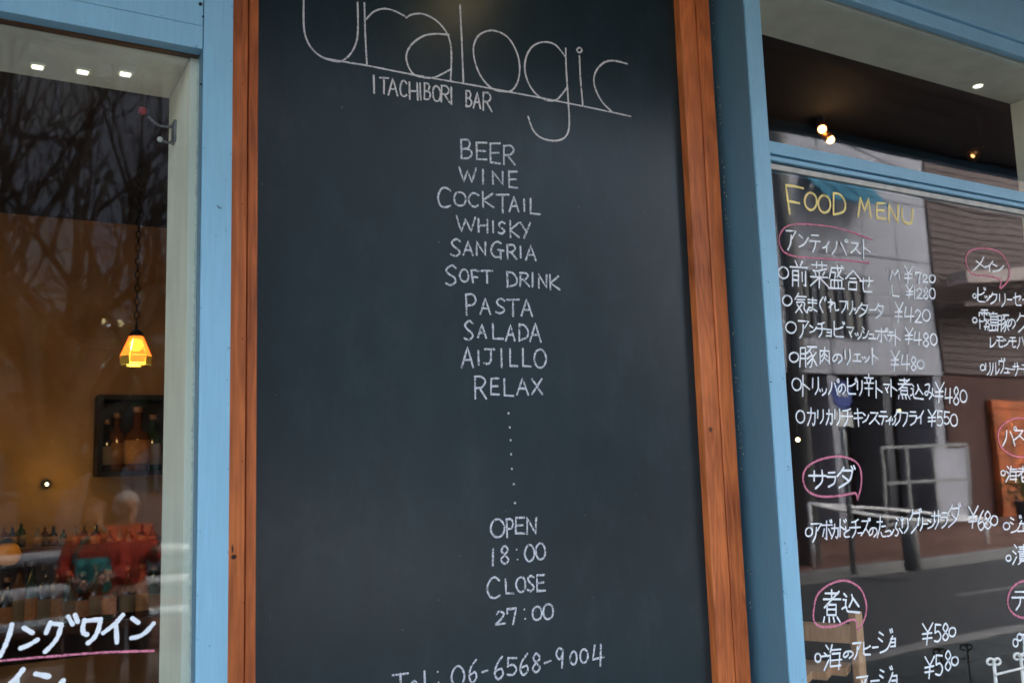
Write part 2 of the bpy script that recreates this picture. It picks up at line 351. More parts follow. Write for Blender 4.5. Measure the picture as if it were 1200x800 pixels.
# header boards over the left window, with open joints
box(-2.6, XL - .0015, FY + .0005, FY + .024, z_h, z_seam - .0004).build('header_board', M['blue'], shop, bevel=.0005)
box(-2.6, XL - .0015, FY + .0008, FY + .024, z_seam + .0004, 2.42).build('header_board', M['blue'], shop, bevel=.0005)
box(-2.6, XL - .0015, FY + .0002, FY + .024, 2.423, 2.78).build('header_board', M['blue'], shop, bevel=.0012)
# right window header boards
box(XE + .0015, 3.2, FY + .001, FY + .022, z_hr, z_hr + .036).build('header_board', M['blue'], shop, bevel=.0012)
box(XE + .0015, 3.2, FY - .008, FY + .022, z_hr + .038, z_hr + .075).build('header_board', M['blue'], shop, bevel=.0012)
box(XE + .0015, 3.2, FY - .004, FY + .022, z_hr + .077, 2.78).build('header_board', M['blue'], shop, bevel=.0012)
# dado boards under the windows and behind the board
for i in range(18):
    x0 = -2.6 + i * .1585
    box(x0 + .002, x0 + .1565, FY + .002, FY + .022, .02, .62).build('dado_board', M['blue'], shop)
for i in range(11):
    x0 = XE + .004 + i * .1585
    box(x0 + .002, x0 + .1565, FY + .002, FY + .022, .02, .62).build('dado_board', M['blue'], shop)
box(-2.6, XL - .002, FY - .03, 1.36, .622, .66).build('sill', M['blue'], shop, bevel=.003)
box(XE + .002, 3.2, FY - .03, 1.36, .622, .66).build('sill', M['blue'], shop, bevel=.003)
box(XR + .0005, XS - .0005, 1.416, 1.45, 0, 2.78).build('back_panel', M['blue'], shop)
# walls of the building outside the picture
box(-5.2, -2.6, 1.30, 1.5, 0, 6.5).build('wall', M['greywall'], shop)
box(3.2, 8.2, 1.30, 1.5, 0, 6.5).build('wall', M['greywall'], shop)
box(-2.598, 3.198, 1.302, 1.5, 3.0, 6.5).build('wall', M['greywall'], shop)
box(-5.2, 8.2, 1.501, 4.6, 2.85, 6.5).build('upper_floor', M['greywall'], shop)
# projecting canopy of dark boards with a blue edge
cn = thing('canopy', 'dark boarded canopy projecting over the shop front above the blackboard', 'canopy', (.5, .9, 2.8))
for j in range(9):
    y0 = .40 + j * .101
    box(-2.6, 8.2, y0, y0 + .098, 2.80, 2.822).build('plank', M['brownwood'], cn)
box(-2.62, 8.22, .37, .399, 2.77, 3.0).build('fascia', M['blue'], cn)
box(-2.6, 8.2, .40, 1.30, 2.83, 2.99).build('roof', M['concrete'], cn)
# screw, joint scratch and chips
MB().lathe([(.0026, 0), (.0026, .0016)], P(235, 5, FY) - Vector((0, .0008, 0)), 10, axis='y').build('screw', M['black'], shop)
for (px, py) in ((235.5, 99), (238, 19.5)):
    MB().lathe([(.0014, 0), (.0014, .0016)], P(px, py, FY) - Vector((0, .0006, 0)), 8, axis='y').build('screw', M['black'], shop)
def chips(name, m, parent, gen, n, r0, r1, label=None):
    mb = MB()
    for i in range(n):
        c, e1, e2 = gen(i); k = random.randint(5, 8); r = random.uniform(r0, r1); vs = []
        for q in range(k):
            a = 2 * math.pi * q / k; rr = r * random.uniform(.45, 1.3); vs.append(c + e1 * math.cos(a) * rr + e2 * math.sin(a) * rr * random.uniform(1, 1.8))
        mb.add(vs, [list(range(k))])
    o = mb.build(name, m, parent); o['kind'] = 'stuff'; return o
def g1(i):
    z = random.choice([random.uniform(2.05, 2.62), random.uniform(2.05, 2.4), random.uniform(1.55, 1.8), random.uniform(1.2, 2.6)])
    return Vector((XS - .0006, 1.402 - abs(random.gauss(0, .004)), z)), Vector((0, 1, 0)), Vector((0, 0, 1))
chips('paint_chips', M['caulk'], shop, g1, 80, .0008, .0024)
def g2(i):
    x = random.choice([XR - abs(random.gauss(0, .0012)), XL + abs(random.gauss(0, .0012)), random.uniform(XL, XR)])
    return Vector((x, FY - .0004, random.uniform(1.3, 2.3))), Vector((1, 0, 0)), Vector((0, 0, 1))
chips('paint_chips', M['blue_dark'], shop, g2, 26, .0003, .0010)
def g3(i):
    x = random.choice([XS + .0035 + abs(random.gauss(0, .001)), XE - abs(random.gauss(0, .001))])
    return Vector((x, FY - .0004, random.uniform(1.15, 2.5))), Vector((1, 0, 0)), Vector((0, 0, 1))
chips('paint_chips', M['blue_dark'], shop, g3, 30, .0003, .0011)
def g4(i):
    return Vector((random.uniform(-.02, XL - .005), FY - .0004, z_h + random.choice([abs(random.gauss(0, .002)), random.uniform(0, .06)]))), Vector((1, 0, 0)), Vector((0, 0, 1))
chips('paint_chips', M['blue_dark'], shop, g4, 16, .0003, .0009)
# ragged sealant between pane and post, left window
def ragged(x0, x1, y, z0, z1, n, amp, m, name, parent):
    vs = []; 
    for i in range(n + 1):
        z = z0 + (z1 - z0) * i / n
        vs += [(x0 + random.gauss(0, amp), y, z), (x1, y, z)]
    mb = MB(); mb.add(vs, [(2 * i, 2 * i + 1, 2 * i + 3, 2 * i + 2) for i in range(n)])
    return mb.build(name, m, parent)

# ------------------------------------------------------------------ PANES
def window(name, label, x0, x1, zb, zt, zmid, depth, jl, jr):
    w = thing(name, label, 'window', ((x0 + x1) / 2, GY, zb))
    def pane(za, zb_, nm='glass_pane'):
        mb = MB(); mb.box(x0, x1, GY, GY + .006, za, zb_); mb.mi = [1, 1, 0, 1, 1, 1]
        mb.build(nm, None, w, mats=[M['glass'], M['clear']])
    if zmid: pane(zb, zmid - .001); pane(zmid + .001, zt)
    else: pane(zb, zt)
    return w
DZ = 1.52
zs = z_h + .001
lw = window('display_window', 'left window with white reveal and thick white lettering at its foot', -2.59, XL - .002, .66, zs - .002, None, .2, 1, 1)
box(-2.59, XL + .02, GY + .010, DZ, zs, zs + .03).build('soffit', M['white'], lw)
box(XL - .012, XL + .02, GY + .010, DZ, .66, zs - .002).build('jamb', M['white'], lw)
box(-2.59, XL, GY + .012, DZ - .003, .632, .655).build('inner_sill', M['white'], lw)
box(-2.59, XL - .002, FY + .0245, FY + .0385, z_h - .0015, z_h + .02).build('wood_strip', M['brownwood'], lw)
ragged(XL - .004, XL + .001, GY - .0012, .66, 2.19, 420, .0007, M['caulk'], 'sealant', lw)
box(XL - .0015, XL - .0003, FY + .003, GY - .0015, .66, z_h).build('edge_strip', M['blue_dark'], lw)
z_t1 = P(905, 166, 1.318).z; z_t0 = P(905, 180, 1.318).z
ww = window('menu_window', 'right window with transom bar and handwritten food menu on its glass', XE + .001, 3.19, .66, z_hr - .002, z_t0 + .012, .2, 1, 1)
# transom bar: three strips
box(XE + .001, 3.19, 1.316, 1.3345, z_t0, z_t1).build('transom_bar', M['blue'], ww, bevel=.001)
zz1 = P(905, 182.5, 1.322).z; zz0 = P(905, 187.5, 1.322).z
box(XE + .001, 3.19, 1.322, 1.3343, zz0, zz1).build('transom_lip', M['blue'], ww, bevel=.0008)
zc1 = P(905, 192, 1.331).z; zc0 = P(905, 198, 1.331).z
box(XE + .001, 3.19, 1.330, 1.3346, zc0, zc1).build('glazing_stop', M['stop'], ww)
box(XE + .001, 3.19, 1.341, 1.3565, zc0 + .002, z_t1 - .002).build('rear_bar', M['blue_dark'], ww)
XJ = 2.655
box(XE, 3.19, GY + .010, 1.53, z_hr + .001, z_hr + .03).build('soffit', M['white'], ww)
box(XJ, XJ + .12, GY + .010, 1.53, .66, z_hr - .001).build('jamb', M['white'], ww)
box(XE, XE + .004, GY + .012, 1.53, .66, z_hr - .002).build('jamb', M['white'], ww)
box(XE + .005, XJ - .001, GY + .012, 1.529, .632, .655).build('inner_sill', M['white'], ww)
box(XJ + .1205, 3.19, 1.53, 1.56, .66, 2.8).build('back_board', M['white'], ww)

# downlights in both soffits
def downlight(px, py, zsof, n, label, sq=.017):
    r = Vector((px - 600, py - 400, F)); t = (zsof - CAMZ) / r.dot(AU); p = Vector((r.dot(AX) * t, r.dot(AN) * t, zsof))
    d = thing('downlight', label, 'downlight', tuple(p), 'square downlights in the left window soffit' if n else None)
    a = sq
    if n:
        box(p.x - a * .62, p.x + a * .62, p.y - a * .62, p.y + a * .62, p.z - .0022, p.z - .0002).build('trim', M['white'], d)
        box(p.x - a * .42, p.x + a * .42, p.y - a * .34, p.y + a * .34, p.z - .004, p.z - .0024).build('lens', M['led'], d)
    else:
        MB().lathe([(.016, 0), (.016, .002)], p - Vector((0, 0, .0025)), 20).build('trim', M['white'], d)
        MB().lathe([(.0125, 0), (.0125, .0016)], p - Vector((0, 0, .0045)), 20).build('lens', M['led'], d)
downlight(44, 77, zs, 1, 'lit square downlight farthest from the corner of the white soffit')
downlight(97, 83, zs, 1, 'lit square downlight, middle one of three in white soffit')
downlight(147, 85.5, zs, 1, 'lit square downlight nearest the corner of the white soffit')
downlight(1146, 100, z_hr + .001, 0, 'lit round downlight in the soffit of the menu window')
cl = thing('canopy_lamp', 'warm lamp under the canopy above the chalk lettering', 'lamp', (1.0, .87, 2.80))
MB().lathe([(.05, 0), (.05, .05)], (1.0, .87, 2.748), 20).build('housing', M['black'], cl)
MB().lathe([(.042, 0), (.042, .003)], (1.0, .87, 2.743), 20).build('lens', M['bulb'], cl)

# metal bracket on the left jamb
yb = 1.46
pl = P(209, 152, yb); br = thing('wall_bracket', 'grey metal two-armed bracket with red tip on the white window jamb', 'bracket', tuple(pl))
box(XL - .016, XL - .012, yb - .012, yb + .012, P(205, 168, yb).z, P(205, 143, yb).z).build('plate', M['bracket'], br, bevel=.001)
def curve3(pts, n=6):
    out = []; P_ = [pts[0]] + list(pts) + [pts[-1]]
    for i in range(1, len(P_) - 2):
        for k in range(n):
            t = k / n; a, b, c, d = (Vector(P_[i - 1 + q]) for q in range(4))
            out.append(.5 * ((2 * b) + (c - a) * t + (2 * a - 5 * b + 4 * c - d) * t * t + (3 * b - a - 3 * c + d) * t ** 3))
    out.append(Vector(P_[-2])); return out
MB().tube(curve3([P(207, 147, yb), P(196, 149, yb), P(184, 146, yb), P(174, 137, yb)]), .0022, 8).build('arm', M['bracket'], br, smooth=True)
MB().tube(curve3([P(207, 152, yb), P(205, 163, yb), P(199, 167.5, yb), P(190, 165, yb)]), .0022, 8).build('arm', M['bracket'], br, smooth=True)
MB().ball(P(167, 130, yb), .0065).build('tip', M['redlens'], br, smooth=True)
MB().ball(P(187.5, 163.5, yb), .0045).build('knob', M['iron'], br, smooth=True)

# ------------------------------------------------------------------ BLACKBOARD
BY = 1.400
bb = thing('blackboard', 'tall black menu board in stained pine frame lettered in white chalk', 'blackboard', (.8, BY, .8))
box(.352, 1.236, BY, BY + .012, .76, 2.74).build('board_panel', M['board'], bb)
xr0 = P(813, 400, BY - .004).x
ff = 1.378
def prism(pts, z0, z1):
    n = len(pts); vs = [(x, y, z0) for x, y in pts] + [(x, y, z1) for x, y in pts]
    return MB().add(vs, [tuple(range(n))[::-1], tuple(range(n, 2 * n))] + [(i, (i + 1) % n, n + (i + 1) % n, n + i) for i in range(n)])
# right stile: inner moulding and outer board with a groove between
prism([(1.2335, 1.3995), (1.2335, 1.3815), (1.2365, 1.3785), (1.2735, 1.3785), (1.2750, 1.3805), (1.2750, 1.3995)], .76, 2.74).build('stile_moulding', M['pine'], bb, bevel=.0006)
prism([(1.2775, 1.4105), (1.2775, 1.3805), (1.2790, 1.3775), (1.313, 1.3775), (1.317, 1.382), (1.317, 1.4105)], .76, 2.74).build('stile', M['pine'], bb, bevel=.0006)
prism([(.3555, 1.3995), (.3555, 1.3815), (.3525, 1.3785), (.3405, 1.3785), (.3395, 1.3805), (.3395, 1.3995)], .76, 2.74).build('stile_moulding', M['pine'], bb, bevel=.0006)
prism([(.3385, 1.4105), (.3385, 1.3805), (.3375, 1.3775), (.303, 1.3775), (.3015, 1.382), (.3015, 1.4105)], .76, 2.74).build('stile', M['pine'], bb, bevel=.0006)
box(.3015, 1.317, 1.377, 1.4105, 2.742, 2.779).build('rail', M['pine'], bb)
box(.3015, 1.317, 1.377, 1.4105, .68, .758).build('rail', M['pine'], bb)
# knots and nail holes in the frame
def blob(px, py, rx, ry, nm, m, y=1.378):
    c = P(px, py, y - .0009); k = 12; vs = []
    for q in range(k):
        a = 2 * math.pi * q / k; w = random.uniform(.75, 1.15); vs.append((c.x + math.cos(a) * rx * w, c.y, c.z + math.sin(a) * ry * w))
    vs.append((c.x, c.y + .0003, c.z))
    MB().add(vs, [(i, (i + 1) % k, k) for i in range(k)]).build(nm, m, bb)
for px, py in ((284, 98.5), (284, 239), (284, 397), (284, 540), (285, 706)): blob(px, py, .0011, .0011, 'nail_hole', M['knot'])
blob(274, 652, .0042, .0034, 'knot', M['knot']); blob(272.5, 643, .0014, .006, 'knot', M['knot']); blob(833, 503, .0045, .0060, 'knot', M['brownwood'])

# ------------------------------------------------------------------ HANDWRITING
def G(s):
    out = []
    for st in s.split('/'):
        sm = st.startswith('~'); st = st.lstrip('~')
        if st.startswith('o'):                        # small ring: ocxcyr
            cx, cy, r = (int(st[1 + 2 * i:3 + 2 * i]) for i in range(3))
            out.append((True, [((cx + r * math.cos(a * math.pi / 4 - 1.5)) / 99, (cy + r * 1.1 * math.sin(a * math.pi / 4 - 1.5)) / 99) for a in range(9)]))
        else: out.append((sm, [(int(q[:2]) / 99, int(q[2:]) / 99) for q in st.split()]))
    return out
DK = '/8002 8814/9200 9912'
RN = '/o920909'
HO = '0025 9925/5005 5099 4090/3045 1580/7045 9580'
GL = {k: G(v) for k, v in {
 'A': '0099 4500 9099/1862 7262', 'B': '0500 0599/~0502 5500 7520 5542 0548/~0548 7050 9072 6595 0599',
 'C': '~9515 6000 2510 0050 2090 6099 9588', 'D': '0500 0599/~0500 5505 9540 8580 0599', 'E': '9000 0503 0597 9599/0550 8048',
 'F': '9908 5003 0503 2599/1555 8060', 'G': '~8010 5000 1520 0560 3090 7088/5548 9950/7852 8099', 'H': '0500 0899/9000 9299/0650 9048', 'I': '4500 5599',
 'J': '1000 9902/~6002 6270 4095 0590', 'K': '0500 0899/8510 1055 9599', 'L': '0500 0895 9599', 'M': '0099 1500 5070 8500 9999',
 'N': '0599 0500 9099 9200', 'O': '~5000 1515 0050 1585 5099 8585 9950 8515 5000', 'P': '1599 0500/~0502 6000 9022 6550 0852',
 'R': '0599 0500/~0502 6000 9022 6048 0850/3850 9999', 'S': '~9012 5500 1020 3545 7560 9080 5099 0590', 'T': '0003 9900/5002 5299',
 'U': '~0500 1070 4599 8085 9000', 'W': '0000 2599 5020 7599 9900', 'X': '0500 9599/9000 0599', 'Y': '0000 5048/9900 4099',
 '1': '5000 5099', '2': '~0520 4000 8520 6055 0597/0597 9995', '4': '1500 0065 9960/7000 6599', '5': '1500 1045/~1045 6040 9568 6095 0590/1500 9005',
 '6': '~8000 3030 0570 4099 8580 7055 1065', '7': '0530 0505 9503/~9503 7560 6599', '8': '~5050 1525 5000 8525 5050 1078 5099 9078 5050',
 '9': '~8530 5055 1525 4500 8010 8530/8510 7599', '0': '~5000 1515 0050 1585 5099 8585 9950 8515 5000', '-': '0060 9940',
 'y': '1000 5542/9900 5542/5542 4599/1048 9045/1070 9068', 'e': '~0555 9045 6005 1530 1580 5099 9090', 'z': '0050 9948',
 'm': '0099 2010 5055 9000 9999',
 'o': '~5000 1515 0050 1585 5099 8585 9950 8515 5000',
 'ア': '0510 9510 6045/~5030 4570 2099', 'ン': '0515 4035/~0595 6075 9930', 'テ': '2008 8008/0040 9940/~5540 5070 3099',
 'ィ': '~9000 5045 0560/6040 6099', 'イ': '~9000 5045 0060/5540 5599', 'パ': '~3020 2560 0099/~5525 7560 9099' + RN, 'ハ': '~3010 2560 0099/~6005 7560 9999',
 'ス': '1010 8010/~8010 5055 0095/5055 9595', 'ト': '3000 3099/3040 9065',
 '前': '3000 4018/7000 6018/0025 9925/1540 1599/1540 4840 4899/1558 4858/1576 4876/7045 7080/9040 9099 8095',
 '菜': '0512 9512/3500 3522/6500 6522/~9025 4035 1535/2540 3050/5038 5050/8038 7050/0058 9958/5055 5099/5060 0092/5060 9992',
 '盛': '2010 9510/2010 0555/2030 4530 4055/~5500 6540 9555/8018 5548/8000 9005/1562 1592/1562 8562 8592/3862 3892/6262 6292/0095 9995',
 '合': '5000 0045/5000 9945/3042 7042/2060 2099 7599 7560 2060', 'せ': '0035 9930/~7010 7050 6065/~2515 2580 4097 9095',
 '気': '3000 0530/2015 9015/2030 8030/~1545 7545 7575 9995 9980/2055 6095/5555 1095', 'ま': '1015 9015/1035 9035/~5000 5070 4090 1585 2070 5075 9095',
 'ぐ': '~6000 1545 6099/7510 8525/9000 9915', 'れ': '2500 2599/~0525 4022 1065/~1065 6025 6570 7590 9980', 'フ': '0508 9508/~9508 7560 3099',
 'リ': '1505 1560/~8500 8560 4599', 'ッ': '0530 1555/3525 4550/~9520 8065 4099', 'タ': '~4000 3020 0545/3015 9015/~9015 7065 1599/3540 7060',
 'ー': '0550 9948', 'チ': '~8003 5012 1515/0045 9945/~5512 5565 2599', 'ョ': '1510 8510 8599/1550 8550/1095 8595',
 'ビ': '1000 1085 2595 9095/~8530 5045 1050' + DK, 'マ': '0510 9510 5060/3545 6585', 'シ': '1005 3518/0530 3045/~1595 6580 9930', 'ュ': '1530 7030 6590/0092 9992',
 'ポ': HO + RN, 'ボ': HO + DK, '豚': '0510 0560 0099/0510 3510 3599/0538 3538/0560 3560/4505 9905/~7005 5525 4035/~5520 7550 7090 6099/7045 4560/7060 4585/9530 7848/7550 9990',
 '肉': '5000 5020/1599 1520 8520 8599/~5020 4040 2555/5038 7055/~5050 4070 2585/5065 7582', 'の': '~5020 4560 1580 0555 2525 5515 8525 9560 6095',
 'エ': '1510 8510/5010 5090/0090 9990', 'ェ': '1510 8510/5010 5090/0090 9990', 'ピ': '1000 1085 2595 9095/~8530 5045 1050' + RN,
 '辛': '5000 5015/1015 9015/3022 3838/7022 6238/0540 9540/1565 8565/5040 5099',
 '煮': '1510 8510/5000 5028/0528 9928/9005 1055/2545 2578 7578 7545 2545/2560 7560/1085 0599/3585 3899/6085 6599/8285 9599',
 '込': '1005 2520/0535 2235 2070/~0080 2270 3092 6097 9999/~5510 6035 4070/6025 9568', 'み': '~1010 5010 3070 0565 2550 6560 9575/~8030 7570 5095',
 'カ': '0528 9028/~9028 8585 7099 6090/~4500 4050 0599', 'キ': '1025 8520/0555 9550/4500 5599', 'ラ': '2008 8008/0535 9035/~9035 7575 2099',
 'ク': '~4000 3025 0545/3515 9015/~9015 7565 2099', 'サ': '0028 9928/3005 3055/~7500 7560 4099', 'ダ': '~4005 3020 0545/3020 8520/~8520 7065 1599/3545 6565' + DK,
 'ド': '3000 3099/3040 8060/7008 8020/8800 9812', 'と': '2500 3540/~9025 1555 1085 4097 9095', 'ズ': '1015 7515/~7515 5055 0095/5055 9595' + DK,
 'た': '0522 6522/~4000 3550 1099/5545 9545/~5075 6595 9995', 'っ': '~0545 7035 9560 7085 4090', 'ぷ': '~4505 6015/~5025 4050 6070 5090 3590/2560 0585/7055 9580' + RN,
 'グ': '~3005 2525 0545/3018 8518/~8518 7065 2099' + DK, '海': '1000 2515/0030 2045/0099 2560/~4500 3530/3820 9520/3540 3585 9585/9035 8599/3562 9962/4535 9035',
 'ヒ': '1000 1085 2595 9095/~8530 5045 1050', 'ジ': '1010 3522/0535 3048/~1595 6580 9930' + DK, 'メ': '~8500 6050 1099/3030 9075',
 'ル': '~3010 2560 0095/6005 6088/~6088 8075 9950', 'ヴ': '4500 4518/1040 1018 8018/~8018 7065 3599' + DK, 'セ': '~0540 9025 7055/3005 3080/~3080 4595 9595',
 'レ': '2000 2095/~2095 6080 9945', 'モ': '1510 8510/0542 9942/~4510 4580 6095 9090', 'デ': '2012 7012/0040 9040/~5040 4570 2599' + DK,
 '霧': '2005 8005/0518 9518/0518 0535/9518 9530/5005 5038/2525 3528/6525 7528/1050 1095/0560 3560/5545 4560/5550 9550 6075/6055 9575/5085 9085 8099/6575 5599',
 '島': '5000 4008/2508 2570 9570/2508 8508 8540 2540/2524 8524/2555 9955/9570 9099 8095/1075 1099 7099 7080/4075 4099',
 '老': '1515 8015/5000 5032/0032 9932/9008 1062/~4055 4090 5597 9092/8060 4575',
 '漬': '1000 2515/0030 2045/0099 2560/4012 9912/7000 7035/4522 9522/3535 9935/4545 9545 9580 4580 4545/4557 9557/4569 9569/5582 3599/8582 9999',
}.items()}
jr = random.Random(3)
def strokes(char, x0, y0, x1, y1, slope=0, jit=.35):
    out = []; xm = (x0 + x1) / 2
    for sm, pts in GL[char]:
        q = [(x0 + u * (x1 - x0), y0 + v * (y1 - y0)) for u, v in pts]
        q = [(x + jr.uniform(-jit, jit), y + (x - xm) * slope + jr.uniform(-jit, jit)) for x, y in q]
        if sm and len(pts) > 3 and pts[0] == pts[-1]: q[-1] = q[0]
        out.append((sm, q))
    return out
def crom(q, n=6):
    if len(q) < 3: return q
    cl = q[0] == q[-1]; A = [q[-2] if cl else q[0]] + q + [q[1] if cl else q[-1]]; out = []
    for i in range(1, len(A) - 2):
        a, b, c, d = (Vector(A[i - 1 + k]) for k in range(4))
        for k in range(n):
            t = k / n; out.append(.5 * ((2 * b) + (c - a) * t + (2 * a - 5 * b + 4 * c - d) * t * t + (3 * b - a - 3 * c + d) * t ** 3))
    out.append(Vector(A[-2])); return [tuple(v) for v in out]
zoff = [0]
def ribbon(mb, sts, y, w):
    for sm, q in sts:
        q = crom(q) if sm else q
        # resample so that the line width can waver a little
        pts = [q[0]]
        for a, b in zip(q, q[1:]):
            L = math.dist(a, b); n = max(1, int(L / 5))
            for k in range(1, n + 1): pts.append((a[0] + (b[0] - a[0]) * k / n, a[1] + (b[1] - a[1]) * k / n))
        zoff[0] = (zoff[0] + 1) % 40
        yy = y - .00002 * zoff[0]
        W3 = [P(px, py, yy) for px, py in pts]; n = len(W3)
        if n < 2: continue
        tt = yy / (Vector((pts[0][0] - 600, pts[0][1] - 400, F)).dot(AN)); vs = []; fs = []
        for i, p in enumerate(W3):
            d = W3[min(i + 1, n - 1)] - W3[max(i - 1, 0)]; d.normalize(); nn = Vector((-d.z, 0, d.x))
            h = w * tt / 2 * jr.uniform(.80, 1.14)
            if 0 < i < n - 1:
                c = (W3[i + 1] - p).normalized().dot((p - W3[i - 1]).normalized()); h /= max(.75, math.sqrt(max(.01, (1 + c) / 2)))
            vs += [p + nn * h, p - nn * h]
        fs = [(2 * i, 2 * i + 1, 2 * i + 3, 2 * i + 2) for i in range(n - 1)]
        mb.add(vs, fs)
        for e, sg in ((0, -1), (n - 1, 1)):
            p = W3[e]; d = (W3[1] - W3[0] if e == 0 else W3[-1] - W3[-2]).normalized() * sg; nn = Vector((-d.z, 0, d.x)); h = w * tt / 2
            cap = [p + nn * h * math.cos(a) + d * h * math.sin(a) for a in [math.pi * k / 6 for k in range(7)]]
            mb.add(cap, [list(range(7))])
def text(parent, m, y, w, items, slope=0, name='lettering', extra=None, jit=.35):
    runs = [[items[0]]]
    for a, b in zip(items, items[1:]):           # a wide gap starts the next word or the price
        if b[1] - a[3] > 8 and len(items) > 5: runs.append([])
        runs[-1].append(b)
    for run in runs:
        mb = MB()
        for it in run: ribbon(mb, strokes(*it, slope=slope, jit=jit), y, w)
        mb.build('price' if any(i[0] == 'y' for i in run) and len(run) < 6 else name, m, parent)
def dots(parent, m, y, pts, r, name='dot'):
    for px, py in pts:
        c = P(px, py, y - .0003); k = 9
        MB().add([(c.x + math.cos(2 * math.pi * i / k) * r * random.uniform(.8, 1.2), c.y, c.z + math.sin(2 * math.pi * i / k) * r) for i in range(k)], [list(range(k))]).build(name, m, parent)
TY = BY - .0008
C, CT = M['chalk'], M['chalk_thin']
# the name across the top
logo = [
 (1, [(356, -40), (356, -10), (356, 30), (360, 48), (369, 61), (382, 69), (399, 72), (411, 63), (418, 48), (419.5, 30), (419, 3)]),
 (0, [(382, 69), (430, 77), (490, 89), (560, 101), (640, 116), (700, 128), (739, 136.5)]),
 (0, [(427, 4), (428, 40), (430, 77)]), (1, [(429, 23), (438, 14), (450, 10.5), (462, 13), (474, 19)]),
 (1, [(476, 21), (484, 17), (497, 17), (512, 25), (523, 38), (528, 52), (529, 70), (528, 95)]),
 (1, [(526, 41), (510, 40), (495, 43), (481, 54), (476, 67), (480, 81), (488, 89), (506, 91.5), (518, 87), (529, 81)]),
 (0, [(539, 6), (541, 45), (543, 97)]),
 (1, [(577, 36), (562, 41), (555, 55), (557, 74), (565, 92), (577, 104), (590, 107.5), (600, 106), (607, 95), (609, 78), (605, 60), (594, 43), (577, 36)]),
 (1, [(662, 66), (651, 53), (638, 49.5), (625, 54), (617, 66), (615, 82), (620, 99), (630, 112), (643, 118), (652, 117), (659, 110), (665, 102)]),
 (1, [(663, 57), (663.5, 80), (666, 120), (667, 148), (662, 161), (650, 165), (635, 162), (625, 153), (619, 137)]),
 (0, [(679, 66), (680, 90), (683, 124)]), (1, [(679, 56), (676, 59), (679, 62), (682, 59), (679, 56)]),
 (1, [(735, 75), (720, 71.5), (709, 73), (700, 81), (696, 92), (698, 105), (706, 120), (717, 131)])]
mb = MB(); ribbon(mb, logo, TY, 2.2); o = mb.build('lettering', CT, bb); o['label'] = 'large thin line script name with long underline'
def wd(s, boxes, slope, w=2.45, m=None, **k): return text(bb, m or C, TY, w, [(c, *b) for c, b in zip(s, boxes)], slope, **k)
wd('ITACHIBORIBAR', [(436, 89, 440, 109), (445, 91, 455, 110), (455, 92, 467, 112), (469, 95, 477, 113), (479, 97, 490, 117), (490, 98, 495, 117), (497, 98, 505, 117), (507, 101, 516, 119), (517, 101, 527, 120), (527, 103, 531, 122), (546, 107, 553, 125), (555, 109, 564, 127), (566, 109, 576, 130)], .12, 2.3, CT)
wd('BEER', [(540, 164, 554, 186), (558, 167, 571, 187), (574, 168, 587, 191), (590, 171, 603, 193)], .06)
wd('WINE', [(538, 197, 558, 213), (564, 199, 568, 215), (577, 201, 590, 216), (596, 201, 607, 220)], .06)
wd('COCKTAIL', [(513, 220, 528, 243), (532, 225, 546, 241), (549, 226, 561, 242), (565, 225, 579, 243), (582, 228, 596, 249), (597, 231, 609, 248), (612, 234, 616, 247), (621, 233, 633, 251)], .06)
wd('WHISKY', [(535, 254, 557, 271), (560, 257, 572, 272), (576, 259, 580, 272), (584, 260, 592, 274), (597, 259, 609, 278), (610, 261, 621, 279)], .05)
wd('SANGRIA', [(528, 280, 540, 300), (543, 283, 555, 299), (558, 284, 570, 299), (575, 283, 590, 303), (594, 287, 605, 303), (608, 289, 612, 302), (616, 288, 629, 305)], .05)
wd('SOFTDRINK', [(522, 311, 535, 334), (539, 316, 549, 330), (552, 316, 561, 331), (564, 317, 577, 331), (594, 319, 606, 336), (609, 320, 620, 335), (622, 320, 626, 336), (631, 322, 641, 337), (644, 322, 656, 339)], .03)
wd('PASTA', [(545, 345, 559, 369), (563, 350, 576, 368), (581, 350, 592, 367), (594, 351, 608, 370), (611, 351, 625, 370)], .02)
wd('SALADA', [(544, 376, 555, 398), (560, 380, 571, 396), (577, 379, 590, 397), (593, 381, 604, 399), (608, 380, 619, 399), (621, 379, 635, 400)], .02)
wd('AIJILLO', [(541, 407, 556, 430), (559, 411, 563, 427), (567, 409, 580, 427), (585, 409, 590, 430), (597, 409, 607, 429), (612, 409, 622, 429), (626, 409, 640, 431)], .01)
wd('RELAX', [(556, 441, 570, 467), (575, 443, 585, 462), (590, 444, 602, 464), (606, 443, 620, 462), (623, 444, 636, 462)], .01)
dots(bb, C, TY, [(596, 484), (597.5, 500.5), (598.5, 515.5), (599, 532), (600, 549), (602, 567), (603.5, 589)], .0021)
wd('OPEN', [(575, 608, 591, 629), (593, 608, 602, 629), (604, 606, 615, 625), (617, 606, 629, 625)], -.03)
wd('1800', [(575, 643, 580, 662), (586, 639, 597, 660), (615, 638, 626, 657), (628, 636, 639, 655)], -.03)
dots(bb, C, TY, [(605.5, 643.5), (606.5, 655), (614.5, 713.5), (615.5, 724.5), (513, 786.5), (514, 799)], .0016)
wd('CLOSE', [(571, 676, 586, 700), (592, 678, 602, 695), (605, 676, 616, 693), (618, 674, 626, 692), (629, 673, 639, 692)], -.04)
wd('2700', [(581, 716, 592, 731), (594, 712, 605, 731), (624, 710, 635, 726), (637, 707, 648, 725)], -.05)
wd('TeI06-6568-9004', [(460, 789, 478, 806), (481, 797, 489, 808), (495, 786, 500, 805), (529, 780, 544, 804), (549, 773, 560, 799), (565, 782, 571, 790), (579, 769, 591, 795), (594, 770, 606, 791), (609, 766, 620, 790), (623, 765, 634, 787), (638, 771, 645, 779), (650, 759, 661, 782), (668, 763, 676, 778), (680, 760, 689, 776), (695, 755, 708, 780)], -.10)

